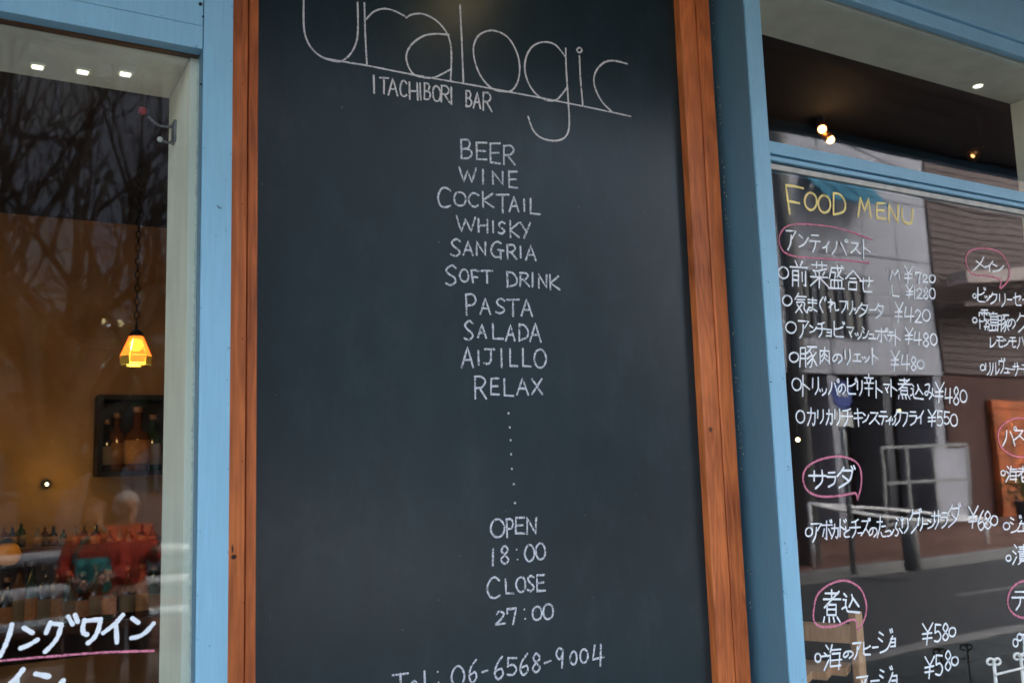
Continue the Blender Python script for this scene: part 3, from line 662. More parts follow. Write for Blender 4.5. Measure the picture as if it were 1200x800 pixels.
# left window: thick marker
MK, YL, PK = M['marker'], M['yellow'], M['pink']
GT = GY - .0006
mb = MB()
for st in [(1, [(14, 731), (11, 743), (6, 756), (0, 768)]), (0, [(28, 735), (38, 741)]), (1, [(24, 759), (34, 755), (44, 749)]), (0, [(59, 729), (54, 741)]),
           (0, [(59, 730), (72, 731)]), (1, [(72, 731), (68, 745), (61, 755), (53, 763)]), (0, [(80, 722), (85, 731)]), (0, [(88, 720), (91, 728)]),
           (1, [(99, 726), (97, 735), (98, 741), (102, 743)]), (0, [(100, 727), (118, 725)]), (1, [(118, 725), (115, 738), (110, 747), (103, 753)]), (1, [(144, 720), (134, 731), (121, 741)]), (0, [(136, 731), (137, 752)]),
           (0, [(155, 724), (162, 729)]), (1, [(154, 747), (163, 745), (171, 740), (180, 730)])]: ribbon(mb, [st], GT, 5.2)
mb.build('lettering', MK, lw)
mb = MB()
for st in [(1, [(27, 784), (19, 794), (7, 806)]), (0, [(20, 796), (21, 815)]), (0, [(42, 789), (57, 792)]), (1, [(74, 797), (66, 806), (50, 815)])]: ribbon(mb, [st], GT, 6)
mb.build('lettering', MK, lw)
mb = MB(); ribbon(mb, [(1, [(-3, 774), (30, 771), (60, 768.5), (120, 764), (180, 762)])], GT, 2.8); mb.build('underline', PK, lw)

def mt(items, w=2.3, m=None, slope=0, jit=.25):
    return text(ww, m or MK, GT, w, [(c, *b) for c, b in items], slope, jit=jit)
mt([('F', (920, 217, 941, 251)), ('O', (943, 226, 957, 246)), ('O', (959, 229, 973, 249)), ('D', (976, 227, 991, 252)), ('M', (1006, 232, 1020, 254)), ('E', (1027, 238, 1038, 256)), ('N', (1041, 240, 1053, 260)), ('U', (1056, 245, 1071, 262))], 2.9, YL, .08)
mt([('ア', (921, 268, 933, 293)), ('ン', (936, 273, 947, 290)), ('テ', (949, 274, 961, 295)), ('ィ', (964, 283, 972, 296)), ('パ', (975, 280, 993, 298)), ('ス', (997, 284, 1008, 297)), ('ト', (1008, 281, 1021, 303))], slope=.06)
mt([('o', (912, 313, 924, 326)), ('前', (926, 306, 946, 335)), ('菜', (950, 307, 970, 337)), ('盛', (971, 311, 989, 339)), ('合', (991, 317, 1008, 339)), ('せ', (1008, 323, 1023, 342)), ('m', (1043, 316, 1054, 328)), ('y', (1059, 312, 1069, 332)), ('7', (1072, 319, 1079, 332)), ('2', (1081, 322, 1087, 331)), ('0', (1089, 322, 1096, 331))], 2.2, slope=.06)
mt([('L', (1045, 335, 1054, 347)), ('y', (1061, 334, 1070, 350)), ('1', (1070, 336, 1073, 350)), ('2', (1074, 338, 1081, 350)), ('8', (1082, 337, 1088, 350)), ('0', (1089, 338, 1096, 350))], 2.0, slope=.04)
mt([('o', (917, 346, 928, 358)), ('気', (931, 344, 946, 367)), ('ま', (946, 349, 958, 365)), ('ぐ', (959, 348, 968, 366)), ('れ', (970, 351, 983, 365)), ('フ', (984, 352, 992, 366)), ('リ', (992, 353, 1000, 368)), ('ッ', (1000, 359, 1006, 367)), ('タ', (1005, 355, 1018, 371)), ('ー', (1019, 360, 1025, 366)), ('タ', (1025, 356, 1036, 373)), ('y', (1048, 354, 1058, 378)), ('4', (1060, 360, 1071, 377)), ('2', (1072, 363, 1080, 378)), ('0', (1081, 363, 1090, 376))], 2.0, slope=.05)
mt([('o', (921, 377, 933, 390)), ('ア', (935, 374, 948, 396)), ('ン', (949, 380, 957, 390)), ('チ', (957, 377, 968, 395)), ('ョ', (968, 385, 975, 394)), ('ビ', (976, 377, 990, 395)), ('マ', (992, 382, 1001, 397)), ('ッ', (1002, 388, 1010, 397)), ('シ', (1010, 383, 1018, 397)), ('ュ', (1018, 389, 1026, 397)), ('ポ', (1026, 384, 1040, 401)), ('テ', (1040, 388, 1048, 400)), ('ト', (1046, 386, 1056, 405)), ('y', (1060, 384, 1070, 403)), ('4', (1071, 389, 1080, 404)), ('8', (1081, 390, 1089, 406)), ('0', (1090, 391, 1098, 404))], 2.0, slope=.05)
mt([('o', (925, 413, 936, 424)), ('豚', (937, 405, 957, 430)), ('肉', (959, 407, 974, 426)), ('の', (975, 413, 987, 426)), ('リ', (989, 409, 997, 427)), ('エ', (1000, 414, 1009, 424)), ('ッ', (1010, 416, 1019, 424)), ('ト', (1019, 408, 1030, 427)), ('y', (1043, 411, 1054, 434)), ('4', (1056, 416, 1066, 433)), ('8', (1067, 418, 1074, 434)), ('0', (1075, 422, 1083, 432))], 2.1, slope=.03)
mt([('o', (928, 443, 939, 457)), ('ト', (937, 440, 950, 464)), ('リ', (951, 442, 960, 462)), ('ッ', (960, 453, 969, 463)), ('パ', (971, 444, 983, 462)), ('の', (982, 448, 991, 462)), ('ピ', (992, 443, 1004, 462)), ('リ', (1004, 446, 1011, 463)), ('辛', (1012, 439, 1024, 463)), ('ト', (1023, 446, 1035, 466)), ('マ', (1035, 449, 1043, 461)), ('ト', (1041, 445, 1052, 464)), ('煮', (1052, 443, 1067, 467)), ('込', (1067, 449, 1082, 467)), ('み', (1083, 449, 1095, 468)), ('y', (1095, 448, 1106, 471)), ('4', (1107, 455, 1116, 472)), ('8', (1117, 453, 1124, 474)), ('0', (1125, 457, 1133, 471))], 2.0, slope=.03)
mt([('o', (933, 481, 943, 495)), ('カ', (946, 478, 956, 498)), ('リ', (957, 480, 966, 496)), ('カ', (968, 480, 976, 497)), ('リ', (977, 479, 985, 498)), ('チ', (986, 478, 999, 499)), ('キ', (1000, 479, 1011, 499)), ('ン', (1011, 482, 1018, 495)), ('ス', (1019, 482, 1031, 497)), ('テ', (1030, 481, 1040, 497)), ('ィ', (1038, 488, 1045, 497)), ('ッ', (1043, 488, 1050, 497)), ('ク', (1048, 480, 1056, 498)), ('フ', (1056, 482, 1064, 499)), ('ラ', (1065, 481, 1075, 498)), ('イ', (1074, 481, 1083, 496)), ('y', (1087, 480, 1097, 499)), ('5', (1098, 481, 1105, 499)), ('5', (1106, 482, 1113, 497)), ('0', (1114, 485, 1122, 499))], 2.0, slope=.02)
mt([('サ', (948, 551, 968, 572)), ('ラ', (969, 552, 980, 570)), ('ダ', (980, 546, 1002, 571))], 2.6)
mt([('o', (944, 618, 952, 628)), ('ア', (950, 611, 963, 634)), ('ボ', (962, 609, 975, 632)), ('カ', (974, 614, 983, 630)), ('ド', (981, 608, 992, 628)), ('と', (989, 617, 996, 629)), ('チ', (996, 608, 1008, 629)), ('ー', (1005, 622, 1010, 626)), ('ズ', (1009, 607, 1020, 628)), ('の', (1018, 616, 1028, 629)), ('た', (1027, 606, 1038, 629)), ('っ', (1037, 617, 1045, 629)), ('ぷ', (1044, 606, 1058, 629)), ('リ', (1056, 608, 1065, 624)), ('グ', (1065, 596, 1080, 624)), ('リ', (1075, 606, 1082, 621)), ('ー', (1081, 611, 1087, 616)), ('ン', (1087, 607, 1096, 619)), ('サ', (1092, 598, 1102, 619)), ('ラ', (1102, 599, 1111, 618)), ('ダ', (1109, 590, 1126, 617)), ('y', (1134, 593, 1146, 618)), ('6', (1146, 598, 1154, 621)), ('8', (1153, 599, 1162, 619)), ('0', (1161, 604, 1169, 615))], 2.0, slope=-.05)
mt([('煮', (964, 691, 985, 728)), ('込', (987, 694, 1007, 717))], 2.5)
mt([('o', (955, 765, 962, 775)), ('ー', (963, 765, 972, 771)), ('海', (966, 755, 986, 784)), ('の', (988, 761, 1000, 771)), ('ア', (999, 751, 1010, 771)), ('ヒ', (1011, 752, 1021, 767)), ('ー', (1022, 756, 1029, 760)), ('ジ', (1029, 737, 1046, 765)), ('ョ', (1043, 747, 1050, 757)), ('y', (1080, 730, 1093, 755)), ('5', (1095, 731, 1103, 752)), ('8', (1104, 730, 1112, 750)), ('0', (1112, 735, 1120, 745))], 2.3, slope=-.08)
mt([('ア', (1003, 790, 1018, 815)), ('ヒ', (1013, 796, 1022, 812)), ('ー', (1020, 795, 1030, 799)), ('ジ', (1030, 781, 1046, 806)), ('ョ', (1044, 790, 1052, 803)), ('y', (1083, 769, 1095, 794)), ('5', (1096, 767, 1105, 791)), ('8', (1107, 762, 1115, 785)), ('0', (1115, 769, 1123, 779))], 2.3, slope=-.1)
mt([('メ', (1139, 301, 1155, 317)), ('イ', (1154, 306, 1164, 318)), ('ン', (1163, 308, 1176, 319))], 1.9, slope=.05)
mt([('o', (1140, 344, 1144, 349)), ('ビ', (1145, 337, 1155, 354)), ('ッ', (1154, 345, 1160, 352)), ('ク', (1159, 343, 1169, 356)), ('リ', (1170, 344, 1179, 359)), ('ー', (1180, 349, 1186, 353)), ('セ', (1187, 343, 1197, 358)), ('ー', (1198, 349, 1206, 353))], 1.9, slope=.04)
mt([('o', (1140, 372, 1145, 378)), ('霧', (1147, 362, 1160, 386)), ('島', (1158, 366, 1170, 387)), ('豚', (1169, 368, 1182, 388)), ('の', (1181, 372, 1190, 385)), ('グ', (1191, 366, 1205, 389))], 1.8, slope=.04)
mt([('レ', (1159, 396, 1167, 407)), ('モ', (1167, 393, 1176, 407)), ('ン', (1176, 395, 1183, 406)), ('モ', (1183, 394, 1191, 407)), ('ハ', (1192, 394, 1202, 408))], 1.7, slope=.03)
mt([('o', (1149, 427, 1154, 434)), ('リ', (1154, 425, 1161, 439)), ('ル', (1161, 424, 1171, 440)), ('ヴ', (1170, 420, 1178, 437)), ('ュ', (1177, 429, 1183, 437)), ('ー', (1182, 430, 1188, 435)), ('サ', (1187, 425, 1194, 440)), ('ー', (1193, 430, 1197, 434)), ('モ', (1196, 426, 1206, 441))], 1.7, slope=.02)
mt([('パ', (1175, 500, 1191, 522)), ('ス', (1188, 503, 1201, 516))], 2.2)
mt([('o', (1173, 551, 1178, 557)), ('海', (1179, 546, 1192, 564)), ('老', (1192, 546, 1205, 564))], 1.9)
mt([('o', (1176, 612, 1183, 620)), ('ジ', (1183, 604, 1197, 624)), ('ェ', (1193, 612, 1205, 623))], 2.0, slope=-.04)
mt([('o', (1179, 650, 1185, 657)), ('漬', (1187, 638, 1205, 661))], 2.0)
mt([('デ', (1186, 690, 1206, 714))], 2.3)
mt([('o', (1187, 748, 1193, 757)), ('o', (1192, 742, 1198, 750)), ('エ', (1193, 740, 1206, 770))], 2.0)
def loop(pts, w=2.0):
    mb = MB(); ribbon(mb, [(1, pts)], GT + .0003, w); mb.build('pink_outline', PK, ww)
loop([(1022, 281), (985, 268), (950, 263), (925, 264), (914, 275), (915, 290), (926, 299), (950, 302), (985, 304.5), (1019, 308)])
loop([(1172, 338), (1173, 330), (1169, 326), (1155, 322.5), (1142, 322), (1134, 314), (1132, 301), (1139, 293), (1155, 291), (1170, 295), (1178, 303), (1183, 316), (1181, 329), (1172, 338)])
loop([(1005, 584), (1009, 570), (1009, 553), (1003, 541), (985, 534.5), (962, 538), (946, 547), (941, 560), (946, 574), (960, 581), (980, 581), (998, 578), (1003, 578), (1005, 585)], 2.6)
loop([(1006, 737), (1014, 722), (1015, 706), (1008, 689), (992, 680), (975, 683), (959, 695), (954, 712), (954, 727), (963, 734), (982, 732), (996, 726), (1003, 727), (1006, 737)], 2.6)
loop([(1210, 491), (1190, 490), (1176, 497), (1170, 508), (1173, 523), (1186, 533), (1200, 535), (1212, 531)])
loop([(1210, 679), (1194, 682), (1184, 692), (1181, 706), (1186, 717), (1197, 723), (1212, 723)], 2.6)

# ------------------------------------------------------------------ ROOMS BEHIND THE GLASS
BW = 4.3; CZ = 2.7
setting('bar_floor', box(-4.9, 7.9, 1.57, 4.5, -.02, .06), M['floor'])
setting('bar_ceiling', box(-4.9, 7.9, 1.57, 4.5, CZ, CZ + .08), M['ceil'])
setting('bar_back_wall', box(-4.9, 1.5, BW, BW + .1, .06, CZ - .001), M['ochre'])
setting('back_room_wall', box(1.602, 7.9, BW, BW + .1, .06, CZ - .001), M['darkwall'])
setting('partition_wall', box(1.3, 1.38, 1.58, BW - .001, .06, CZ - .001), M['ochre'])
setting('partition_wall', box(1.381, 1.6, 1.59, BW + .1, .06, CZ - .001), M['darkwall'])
setting('bar_side_wall', box(-5.0, -4.9, 1.5, 4.5, .06, CZ + .05), M['darkwall'])
setting('back_room_side_wall', box(7.9, 8.0, 1.5, 4.5, .06, CZ + .05), M['darkwall'])
# ceiling above the windows down to the soffits
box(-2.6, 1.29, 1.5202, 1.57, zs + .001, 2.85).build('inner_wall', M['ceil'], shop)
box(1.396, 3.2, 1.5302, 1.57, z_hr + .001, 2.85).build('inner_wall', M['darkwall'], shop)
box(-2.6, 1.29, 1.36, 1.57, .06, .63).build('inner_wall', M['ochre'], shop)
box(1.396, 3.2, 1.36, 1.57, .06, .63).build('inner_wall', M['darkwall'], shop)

def bottle(px, py_b, py_t, y, label, g=None, glass='bottle_dark', lab='label', shape=0, wide=1.0):
    b = P(px, py_b, y); t = P(px, py_t, y); h = t.z - b.z; r = h * .15 * wide
    o = thing('bottle', label, 'bottle', tuple(b), g)
    pr = [[(r * .9, 0), (r, .02 * h), (r, .58 * h), (r * .8, .66 * h), (r * .36, .74 * h), (r * .33, .94 * h)],
          [(r * .9, 0), (r * 1.05, .03 * h), (r * 1.1, .5 * h), (r * .9, .6 * h), (r * .4, .66 * h), (r * .36, .94 * h)]][shape]
    MB().lathe(pr, b, 16).build('glass_body', M[glass], o, smooth=True)
    MB().lathe([(r * 1.04 * (1.06 if shape else 1), .12 * h), (r * 1.04 * (1.06 if shape else 1), .48 * h)], b, 16).build('paper_label', M[lab], o, smooth=True)
    MB().lathe([(r * .40, .92 * h), (r * .40, h)], b, 12).build('cap', M['cap'], o)
    return o
# black wall shelf with bottles
ys = 4.16
sh = thing('wall_shelf', 'black box shelf of bottles on the ochre bar wall', 'shelf', tuple(P(150, 553, ys)))
a = P(113, 553, ys); b2 = P(115, 468, ys); x1 = a.x + .62
box(a.x, x1, ys - .02, BW - .012, a.z - .02, a.z).build('bottom_board', M['black'], sh)
box(a.x, x1, ys - .02, BW - .012, b2.z, b2.z + .02).build('top_board', M['black'], sh)
box(a.x, a.x + .02, ys - .019, BW - .012, a.z + .0005, b2.z - .0005).build('side_board', M['black'], sh)
box(x1 - .02, x1, ys - .019, BW - .012, a.z + .0005, b2.z - .0005).build('side_board', M['black'], sh)
box(a.x, x1, BW - .011, BW - .002, a.z - .018, b2.z + .018).build('back_board', M['black'], sh)
BS = 'bottles in the black wall shelf'
bottle(124, 552, 492, ys + .04, 'dark slim bottle at the outer end of the black wall shelf', BS, 'bottle_dark', 'label_pale')
bottle(135.5, 552, 484, ys + .04, 'dark bottle with red-brown label left of the squat tan one', BS, 'bottle_amber', 'cap')
bottle(160, 552, 477, ys + .02, 'squat bottle with large tan label in the black wall shelf', BS, 'bottle_amber', 'label', 1, 1.2)
bottle(178, 552, 486, ys + .04, 'dark green bottle beside the white jamb in the black shelf', BS, 'bottle_green', 'label_pale')
# back bar
yb_ = 4.0
zt = P(50, 641, yb_).z
bk = thing('back_bar', 'dark wooden back bar with open shelves under the ochre wall', 'cabinet', (-.9, 4.1, .06))
zl = zt - .30
for nm, zz in (('worktop', zt), ('shelf_board', zl), ('shelf_board', zl - .34)):
    box(-4.2, 1.25, yb_ - .02, BW - .02, zz - .03, zz).build(nm, M['brownwood'], bk)
box(-4.2, 1.25, BW - .018, BW - .002, .07, zt - .031).build('back_board', M['brownwood'], bk)
for xx in (-4.19, -3.2, -2.2, -1.2, -.35, .45, 1.22):
    box(xx, xx + .03, yb_, BW - .02, .07, zl - .371).build('divider', M['brownwood'], bk)
gb = 'bottles and jars along the back bar'
rr = random.Random(11)
ORD = 'first second third fourth fifth sixth seventh eighth ninth tenth eleventh twelfth thirteenth fourteenth fifteenth'.split()
for i, px in enumerate((4, 14, 24, 44, 52, 62, 74, 88, 98, 112, 128, 140, 152, 166, 178)):
    gl = ('bottle_amber', 'bottle_dark', 'bottle_green', 'clearjar')[i % 4]
    hh = rr.uniform(20, 30)
    nm = {'bottle_amber': 'brown', 'bottle_dark': 'black', 'bottle_green': 'green', 'clearjar': 'clear'}[gl]
    bottle(px, 640.5, 640.5 - hh, yb_ + .03 + .03 * (i % 3), 'small %s bottle, %s from the left along the back bar worktop' % (nm, ORD[i]), gb, gl, ('label_pale', 'label')[i % 2], i % 2, 1.2)
for i, px in enumerate((8, 22, 36, 52, 66, 80, 96, 112, 126, 150, 166, 180)):
    p0 = P(px, 700, yb_ + .05); zz = zl
    gl = ('bottle_dark', 'bottle_amber', 'bottle_green')[i % 3]
    o = thing('bottle', 'tall %s bottle, %s from the left on the shelf below the worktop' % (('black', 'brown', 'green')[i % 3], ORD[i]), 'bottle', (p0.x, p0.y, zz), 'bottles on the lower back bar shelf')
    h = rr.uniform(.19, .25); r = .033
    MB().lathe([(r * .9, 0), (r, .01), (r, .58 * h), (r * .36, .74 * h), (r * .33, .94 * h)], (p0.x, p0.y, zz), 14).build('glass_body', M[gl], o, smooth=True)
    MB().lathe([(r * 1.04, .12 * h), (r * 1.04, .45 * h)], (p0.x, p0.y, zz), 14).build('paper_label', M[('label', 'label_pale')[i % 2]], o)
    MB().lathe([(r * .4, .92 * h), (r * .4, h)], (p0.x, p0.y, zz), 10).build('cap', M['cap'], o)
# bar counter in front
ct = thing('bar_counter', 'dark wooden bar counter behind the left window', 'counter', (-1, 2.8, .06))
box(-4.0, .9, 2.55, 3.05, 1.03, 1.07).build('counter_top', M['brownwood'], ct, bevel=.004)
for i in range(24): box(-3.95 + i * .2, -3.95 + i * .2 + .194, 2.62, 2.64, .07, 1.029).build('front_board', M['brownwood'], ct)
box(-3.95, .85, 2.641, 2.66, .07, 1.028).build('body', M['black'], ct)
# orange lantern
lp = P(9, 668, 3.9)
ln = thing('table_lantern', 'orange glass lantern glowing at the left edge by the back bar', 'lantern', tuple(lp))
MB().lathe([(.05, 0), (.05, .01), (.045, .02)], lp, 16).build('base', M['black'], ln)
MB().lathe([(.022, .02), (.040, .035), (.046, .06), (.036, .085), (.020, .10)], lp, 8).build('shade', mat('dim_amber_glass', (.6, .25, .04), .4, emit=(1, .36, .03, .012)), ln, smooth=True)
MB().lathe([(.035, .10), (.01, .115)], lp, 12).build('lid', M['black'], ln)

# pendant lamp
yp = 3.4
top = P(160, 385, yp); bot = P(160.5, 428, yp); sx = (P(179, 415, yp).x - P(142, 415, yp).x) / 2
pn = thing('pendant_lamp', 'lit amber glass pendant lamp hanging on a chain before the ochre wall', 'lamp', tuple(top))
H = top.z - bot.z
zt_, zb_ = top.z - H * .12, top.z - H * .74
def panel(k, n, r0, r1, z0, z1, m, nm):
    a0 = 2 * math.pi * k / n + .03; a1 = 2 * math.pi * (k + 1) / n - .03; th = .0025; vs = []
    for d in (0, th):
        for a, r, z in ((a0, r0, z0), (a1, r0, z0), (a1, r1, z1), (a0, r1, z1)):
            vs.append((top.x + (r - d) * math.cos(a), yp + (r - d) * math.sin(a), z))
    MB().add(vs, [(0, 1, 2, 3), (7, 6, 5, 4), (0, 4, 5, 1), (1, 5, 6, 2), (2, 6, 7, 3), (3, 7, 4, 0)]).build(nm, m, pn)
for k in range(6):
    panel(k, 6, sx * .36, sx * 1.0, zt_, zb_, M['amber'], 'shade_panel')
    panel(k, 6, sx * 1.02, sx * .96, zb_ - .001, bot.z + (0 if k % 2 else H * .05), M['amber_green'] if k % 2 else M['amber'], 'skirt_panel')
MB().lathe([(sx * .50, -.012), (sx * .42, .0), (sx * .12, .014), (sx * .10, .03)], (top.x, yp, zt_), 12).build('cap', M['black'], pn)
MB().ball((top.x, yp, (zt_ + zb_) / 2 - .002), .023).build('bulb', M['bulb'], pn, smooth=True)
def link_ring(c, r, flip):
    pts = [(c[0] + (r * .6 * math.cos(a) if flip else 0), c[1] + (0 if flip else r * .6 * math.cos(a)), c[2] + r * math.sin(a)) for a in [i * math.pi / 5 for i in range(11)]]
    return MB().tube(pts, .0022, 5)
nl = int((CZ - zt_ - .03) / .024)
me0 = None
for i in range(nl):
    z = zt_ + .04 + i * .024
    if i < 2: o = link_ring((0, 0, 0), .014, i % 2).build('chain_link', M['black'], pn); me0 = (me0 or []) + [o.data]
    else: o = bpy.data.objects.new('chain_link', me0[i % 2]); COL.objects.link(o); o.parent = pn
    o.location = Vector((top.x, yp, z)) - Vector(top)
pl_ = bpy.data.lights.new('pendant_light', 'POINT'); pl_.energy = .4; pl_.color = (1, .62, .26); pl_.shadow_soft_size = .03
po = bpy.data.objects.new('pendant_light', pl_); COL.objects.link(po); po.location = (top.x, yp, zb_ - .06)
# two more pendants added out of view to the left, to light the bar
for q, dx in enumerate((-1.1, -2.2)):
    c = pn.copy(); COL.objects.link(c); c.location = top + Vector((dx, 0, 0)); c['label'] = ('added unseen amber pendant lamp, next along the bar from the one by the jamb', 'added unseen amber pendant lamp farthest along the bar')[q]; c['group'] = 'amber pendant lamps over the bar'
    for ch in list(pn.children):
        d = ch.copy(); COL.objects.link(d); d.parent = c
    l2 = po.copy(); COL.objects.link(l2); l2.location = po.location + Vector((dx, 0, 0))
pn['group'] = 'amber pendant lamps over the bar'

# right room: track spot with two glowing bulbs
ysp = 2.0
c0 = P(966, 157, ysp)
sp = thing('spot_lamp', 'small twin spot lamp glowing orange above the transom bar', 'lamp', tuple(c0))
for q, (px, py, dx) in enumerate(((963, 150, -1), (971, 162, 1))):
    c = P(px, py, ysp)
    d = Vector((.4 * dx, -.5, -.8)).normalized()
    MB().tube([c - d * .045, c - d * .01, c + d * .004], [.012, .017, .019], 14).build('lamp_head', M['copper'], sp, smooth=True)
    MB().ball(c + d * .008, .014).build('bulb', M['spotbulb'], sp, smooth=True)
    MB().tube([c - d * .04, (c0.x, ysp, c0.z + .06)], .004, 8).build('arm', M['black'], sp)
MB().tube([(c0.x, ysp, c0.z + .06), (c0.x, ysp, CZ - .001)], .005, 8).build('stem', M['black'], sp)
l = bpy.data.lights.new('spot_light', 'POINT'); l.energy = .05; l.color = (1, .55, .25); l.shadow_soft_size = .02
lo = bpy.data.objects.new('spot_light', l); COL.objects.link(lo); lo.location = c0 + Vector((0, -.06, -.07))
# copper lamp at the right jamb
c1 = P(1146, 176, 1.75)
cp = thing('copper_lamp', 'tilted copper lamp shade glinting behind the upper pane beside the jamb', 'lamp', tuple(c1))
dd = Vector((-.75, .1, -.65)).normalized()
MB().tube([c1 - dd * .03, c1, c1 + dd * .035], [.006, .014, .022], 16).build('shade', M['copper'], cp, smooth=True)
MB().tube([c1 - dd * .03, c1 + Vector((.02, 0, .06)), (c1.x + .02, c1.y, CZ - .002)], .004, 8).build('cord', M['black'], cp)
MB().ball(c1 + dd * .028, .010).build('bulb', mat('dim_bulb', (1, .6, .3), .4, emit=(1, .42, .14, .35)), cp, smooth=True)
for px, py, yy, lab in ((935, 515, 3.0, 'small round lit bulb hanging beside the blue window post'), (1054, 481, 3.6, 'small yellow lit bulb hanging behind the menu lettering')):
    c = P(px, py, yy); g = thing('hanging_bulb', lab, 'lamp', tuple(c))
    MB().ball(c, .010 if px < 1000 else .009).build('bulb', M['amberdot'] if px < 1000 else mat('yellow_bulb', (1, 1, .4), .4, emit=(.9, .85, .3, .4)), g, smooth=True)
    MB().tube([c, (c.x, c.y, CZ - .002)], .002, 6).build('cord', M['black'], g)
wl = P(55, 567, 4.22); g = thing('wall_lamp', 'tiny lit bulb on the ochre wall above the back bar bottles', 'lamp', tuple(wl))
MB().ball(wl, .007).build('bulb', M['amberdot'], g, smooth=True)
MB().lathe([(.02, 0), (.012, .03)], wl + Vector((0, .045, 0)), 12, axis='y').build('wall_plate', M['black'], g)
for dx in (0, -1.0):  # the left one is out of view, added for a gold glow on the wall
    q = bpy.data.lights.new('wall_light', 'POINT'); q.energy = .055; q.color = (1, .66, .18); q.shadow_soft_size = .02
    qo = bpy.data.objects.new('wall_light', q); COL.objects.link(qo); qo.location = wl + Vector((dx, -.10, 0))
    if dx:
        c = g.copy(); COL.objects.link(c); c.location = wl + Vector((dx, 0, 0)); c['label'] = 'tiny added bulb, out of view on the ochre wall farther left'
        for h_ in list(g.children): e = h_.copy(); COL.objects.link(e); e.parent = c
# wooden high chair behind the menu glass
yc = 1.78
def Q(px, py, y=yc): return P(px, py, y)
ch = thing('high_chair', 'light wooden high chair seen through the foot of the menu window', 'chair', (Q(960, 800).x, yc + .1, .06))
zseat = Q(980, 790).z
pa = Q(1002, 716); pb = Q(977, 733, yc + .12)
for nm, p, w in (('back_post', pa, .028), ('back_post', Vector((pa.x - .16, yc + .26, pa.z)), .028)):
    box(p.x - w / 2, p.x + w / 2, p.y - .012, p.y + .012, .06, p.z).build(nm, M['oak'], ch, bevel=.002)
for dy in (0, .26):
    pass
MB().bar((pa.x, yc, pa.z - .06), (pa.x - .16, yc + .26, pa.z - .06), .014, .05).build('back_rail', M['oak'], ch)
for k in range(4):
    o = Vector((pa.x - .02 - .075 * k, yc + .02, zseat)); 
    MB().bar(o, o + Vector((-.13, .22, 0)), .07, .022).build('seat_slat', M['oak'], ch, bevel=.002)
for p in ((pa.x - .30, yc + .02), (pa.x - .44, yc + .24)):
    box(p[0] - .014, p[0] + .014, p[1] - .012, p[1] + .012, .06, zseat - .012).build('leg', M['oak'], ch)

# white iron stand outside, in front of the menu glass
yi = 1.27
st = thing('iron_stand', 'white wrought iron stand with curled finials before the menu glass', 'stand', (Q(1185, 800, yi).x, yi, 0))
def scroll(px, py, sgn, big):
    pts = []
    for k in range(15):
        a = k / 14 * math.pi * 1.65; r = big * (1 - .25 * k / 14)
        pts.append((px + sgn * (big - math.cos(a) * r), py - math.sin(a) * r * 1.0))
    return pts
def post(px, pyt, dx, big=4.2):
    base = P(px + dx, 800, yi); tp = P(px, pyt, yi)
    MB().tube([(tp.x, yi, 0.0), (tp.x, yi, tp.z)], .0036, 8).build('post', M['iron'], st, smooth=True)
    for sg in (-1, 1):
        pts = [P(a, b, yi - .001 * (sg + 1)) for a, b in scroll(px, pyt + 1, sg, big)]
        MB().tube(pts, [.0032 - .00006 * i for i in range(len(pts))], 8).build('scroll', M['iron'], st, smooth=True)
post(1164.5, 774, 1.5); post(1196, 768, 2)
A_ = P(1166, 790, yi - .004); B_ = P(1199, 782, yi - .004)
MB().tube([A_, B_ + (B_ - A_) * .15], .0028, 8).build('cross_bar', M['iron'], st, smooth=True)
for zz in (.25, .6, 1.0):
    MB().tube([(A_.x, yi - .004, zz), (B_.x, yi - .004, zz)], .0028, 8).build('cross_bar', M['iron'], st)
xm = (A_.x + B_.x) / 2
MB().tube([(xm, yi + .002, 1.0), (xm, yi - .30, 0.0)], .0036, 8).build('rear_leg', M['iron'], st)

# ------------------------------------------------------------------ STREET MIRRORED IN THE PANES
def facade_joints(x0, x1, y, z0, z1, nx, nz, parent, m, piece, g=.02, th=.05):
    me = None
    for i in range(nx):
        for j in range(nz):
            w = (x1 - x0) / nx; h = (z1 - z0) / nz
            if me is None:
                o = box(-w / 2 + g / 2, w / 2 - g / 2, -th, th, -h / 2 + g / 2, h / 2 - g / 2).build(piece, m, parent); me = o.data
            else:
                o = bpy.data.objects.new(piece, me); COL.objects.link(o); o.parent = parent
            o.location = Vector((x0 + w * (i + .5), y, z0 + h * (j + .5))) - Vector(parent['_o'])
def far_window(x0, x1, z0, z1, y, parent, fr='galv'):
    f = MB()
    f.box(x0, x1, y - .02, y + .06, z0, z0 + .06); f.box(x0, x1, y - .02, y + .06, z1 - .06, z1)
    f.box(x0, x0 + .06, y - .02, y + .055, z0 + .06, z1 - .06); f.box(x1 - .06, x1, y - .02, y + .055, z0 + .06, z1 - .06)
    xm = (x0 + x1) / 2; f.box(xm - .03, xm + .03, y - .02, y + .05, z0 + .06, z1 - .06)
    w = f.build('window', M[fr], parent); box(x0 + .05, x1 - .05, y - .01, y + .01, z0 + .05, z1 - .05).build('pane', M['winglass'], w)

def fixwin(w): pass
YB = -10.0; DB = 2 * GY - YB
def RX(px, py=440): return P(px, py, DB).x
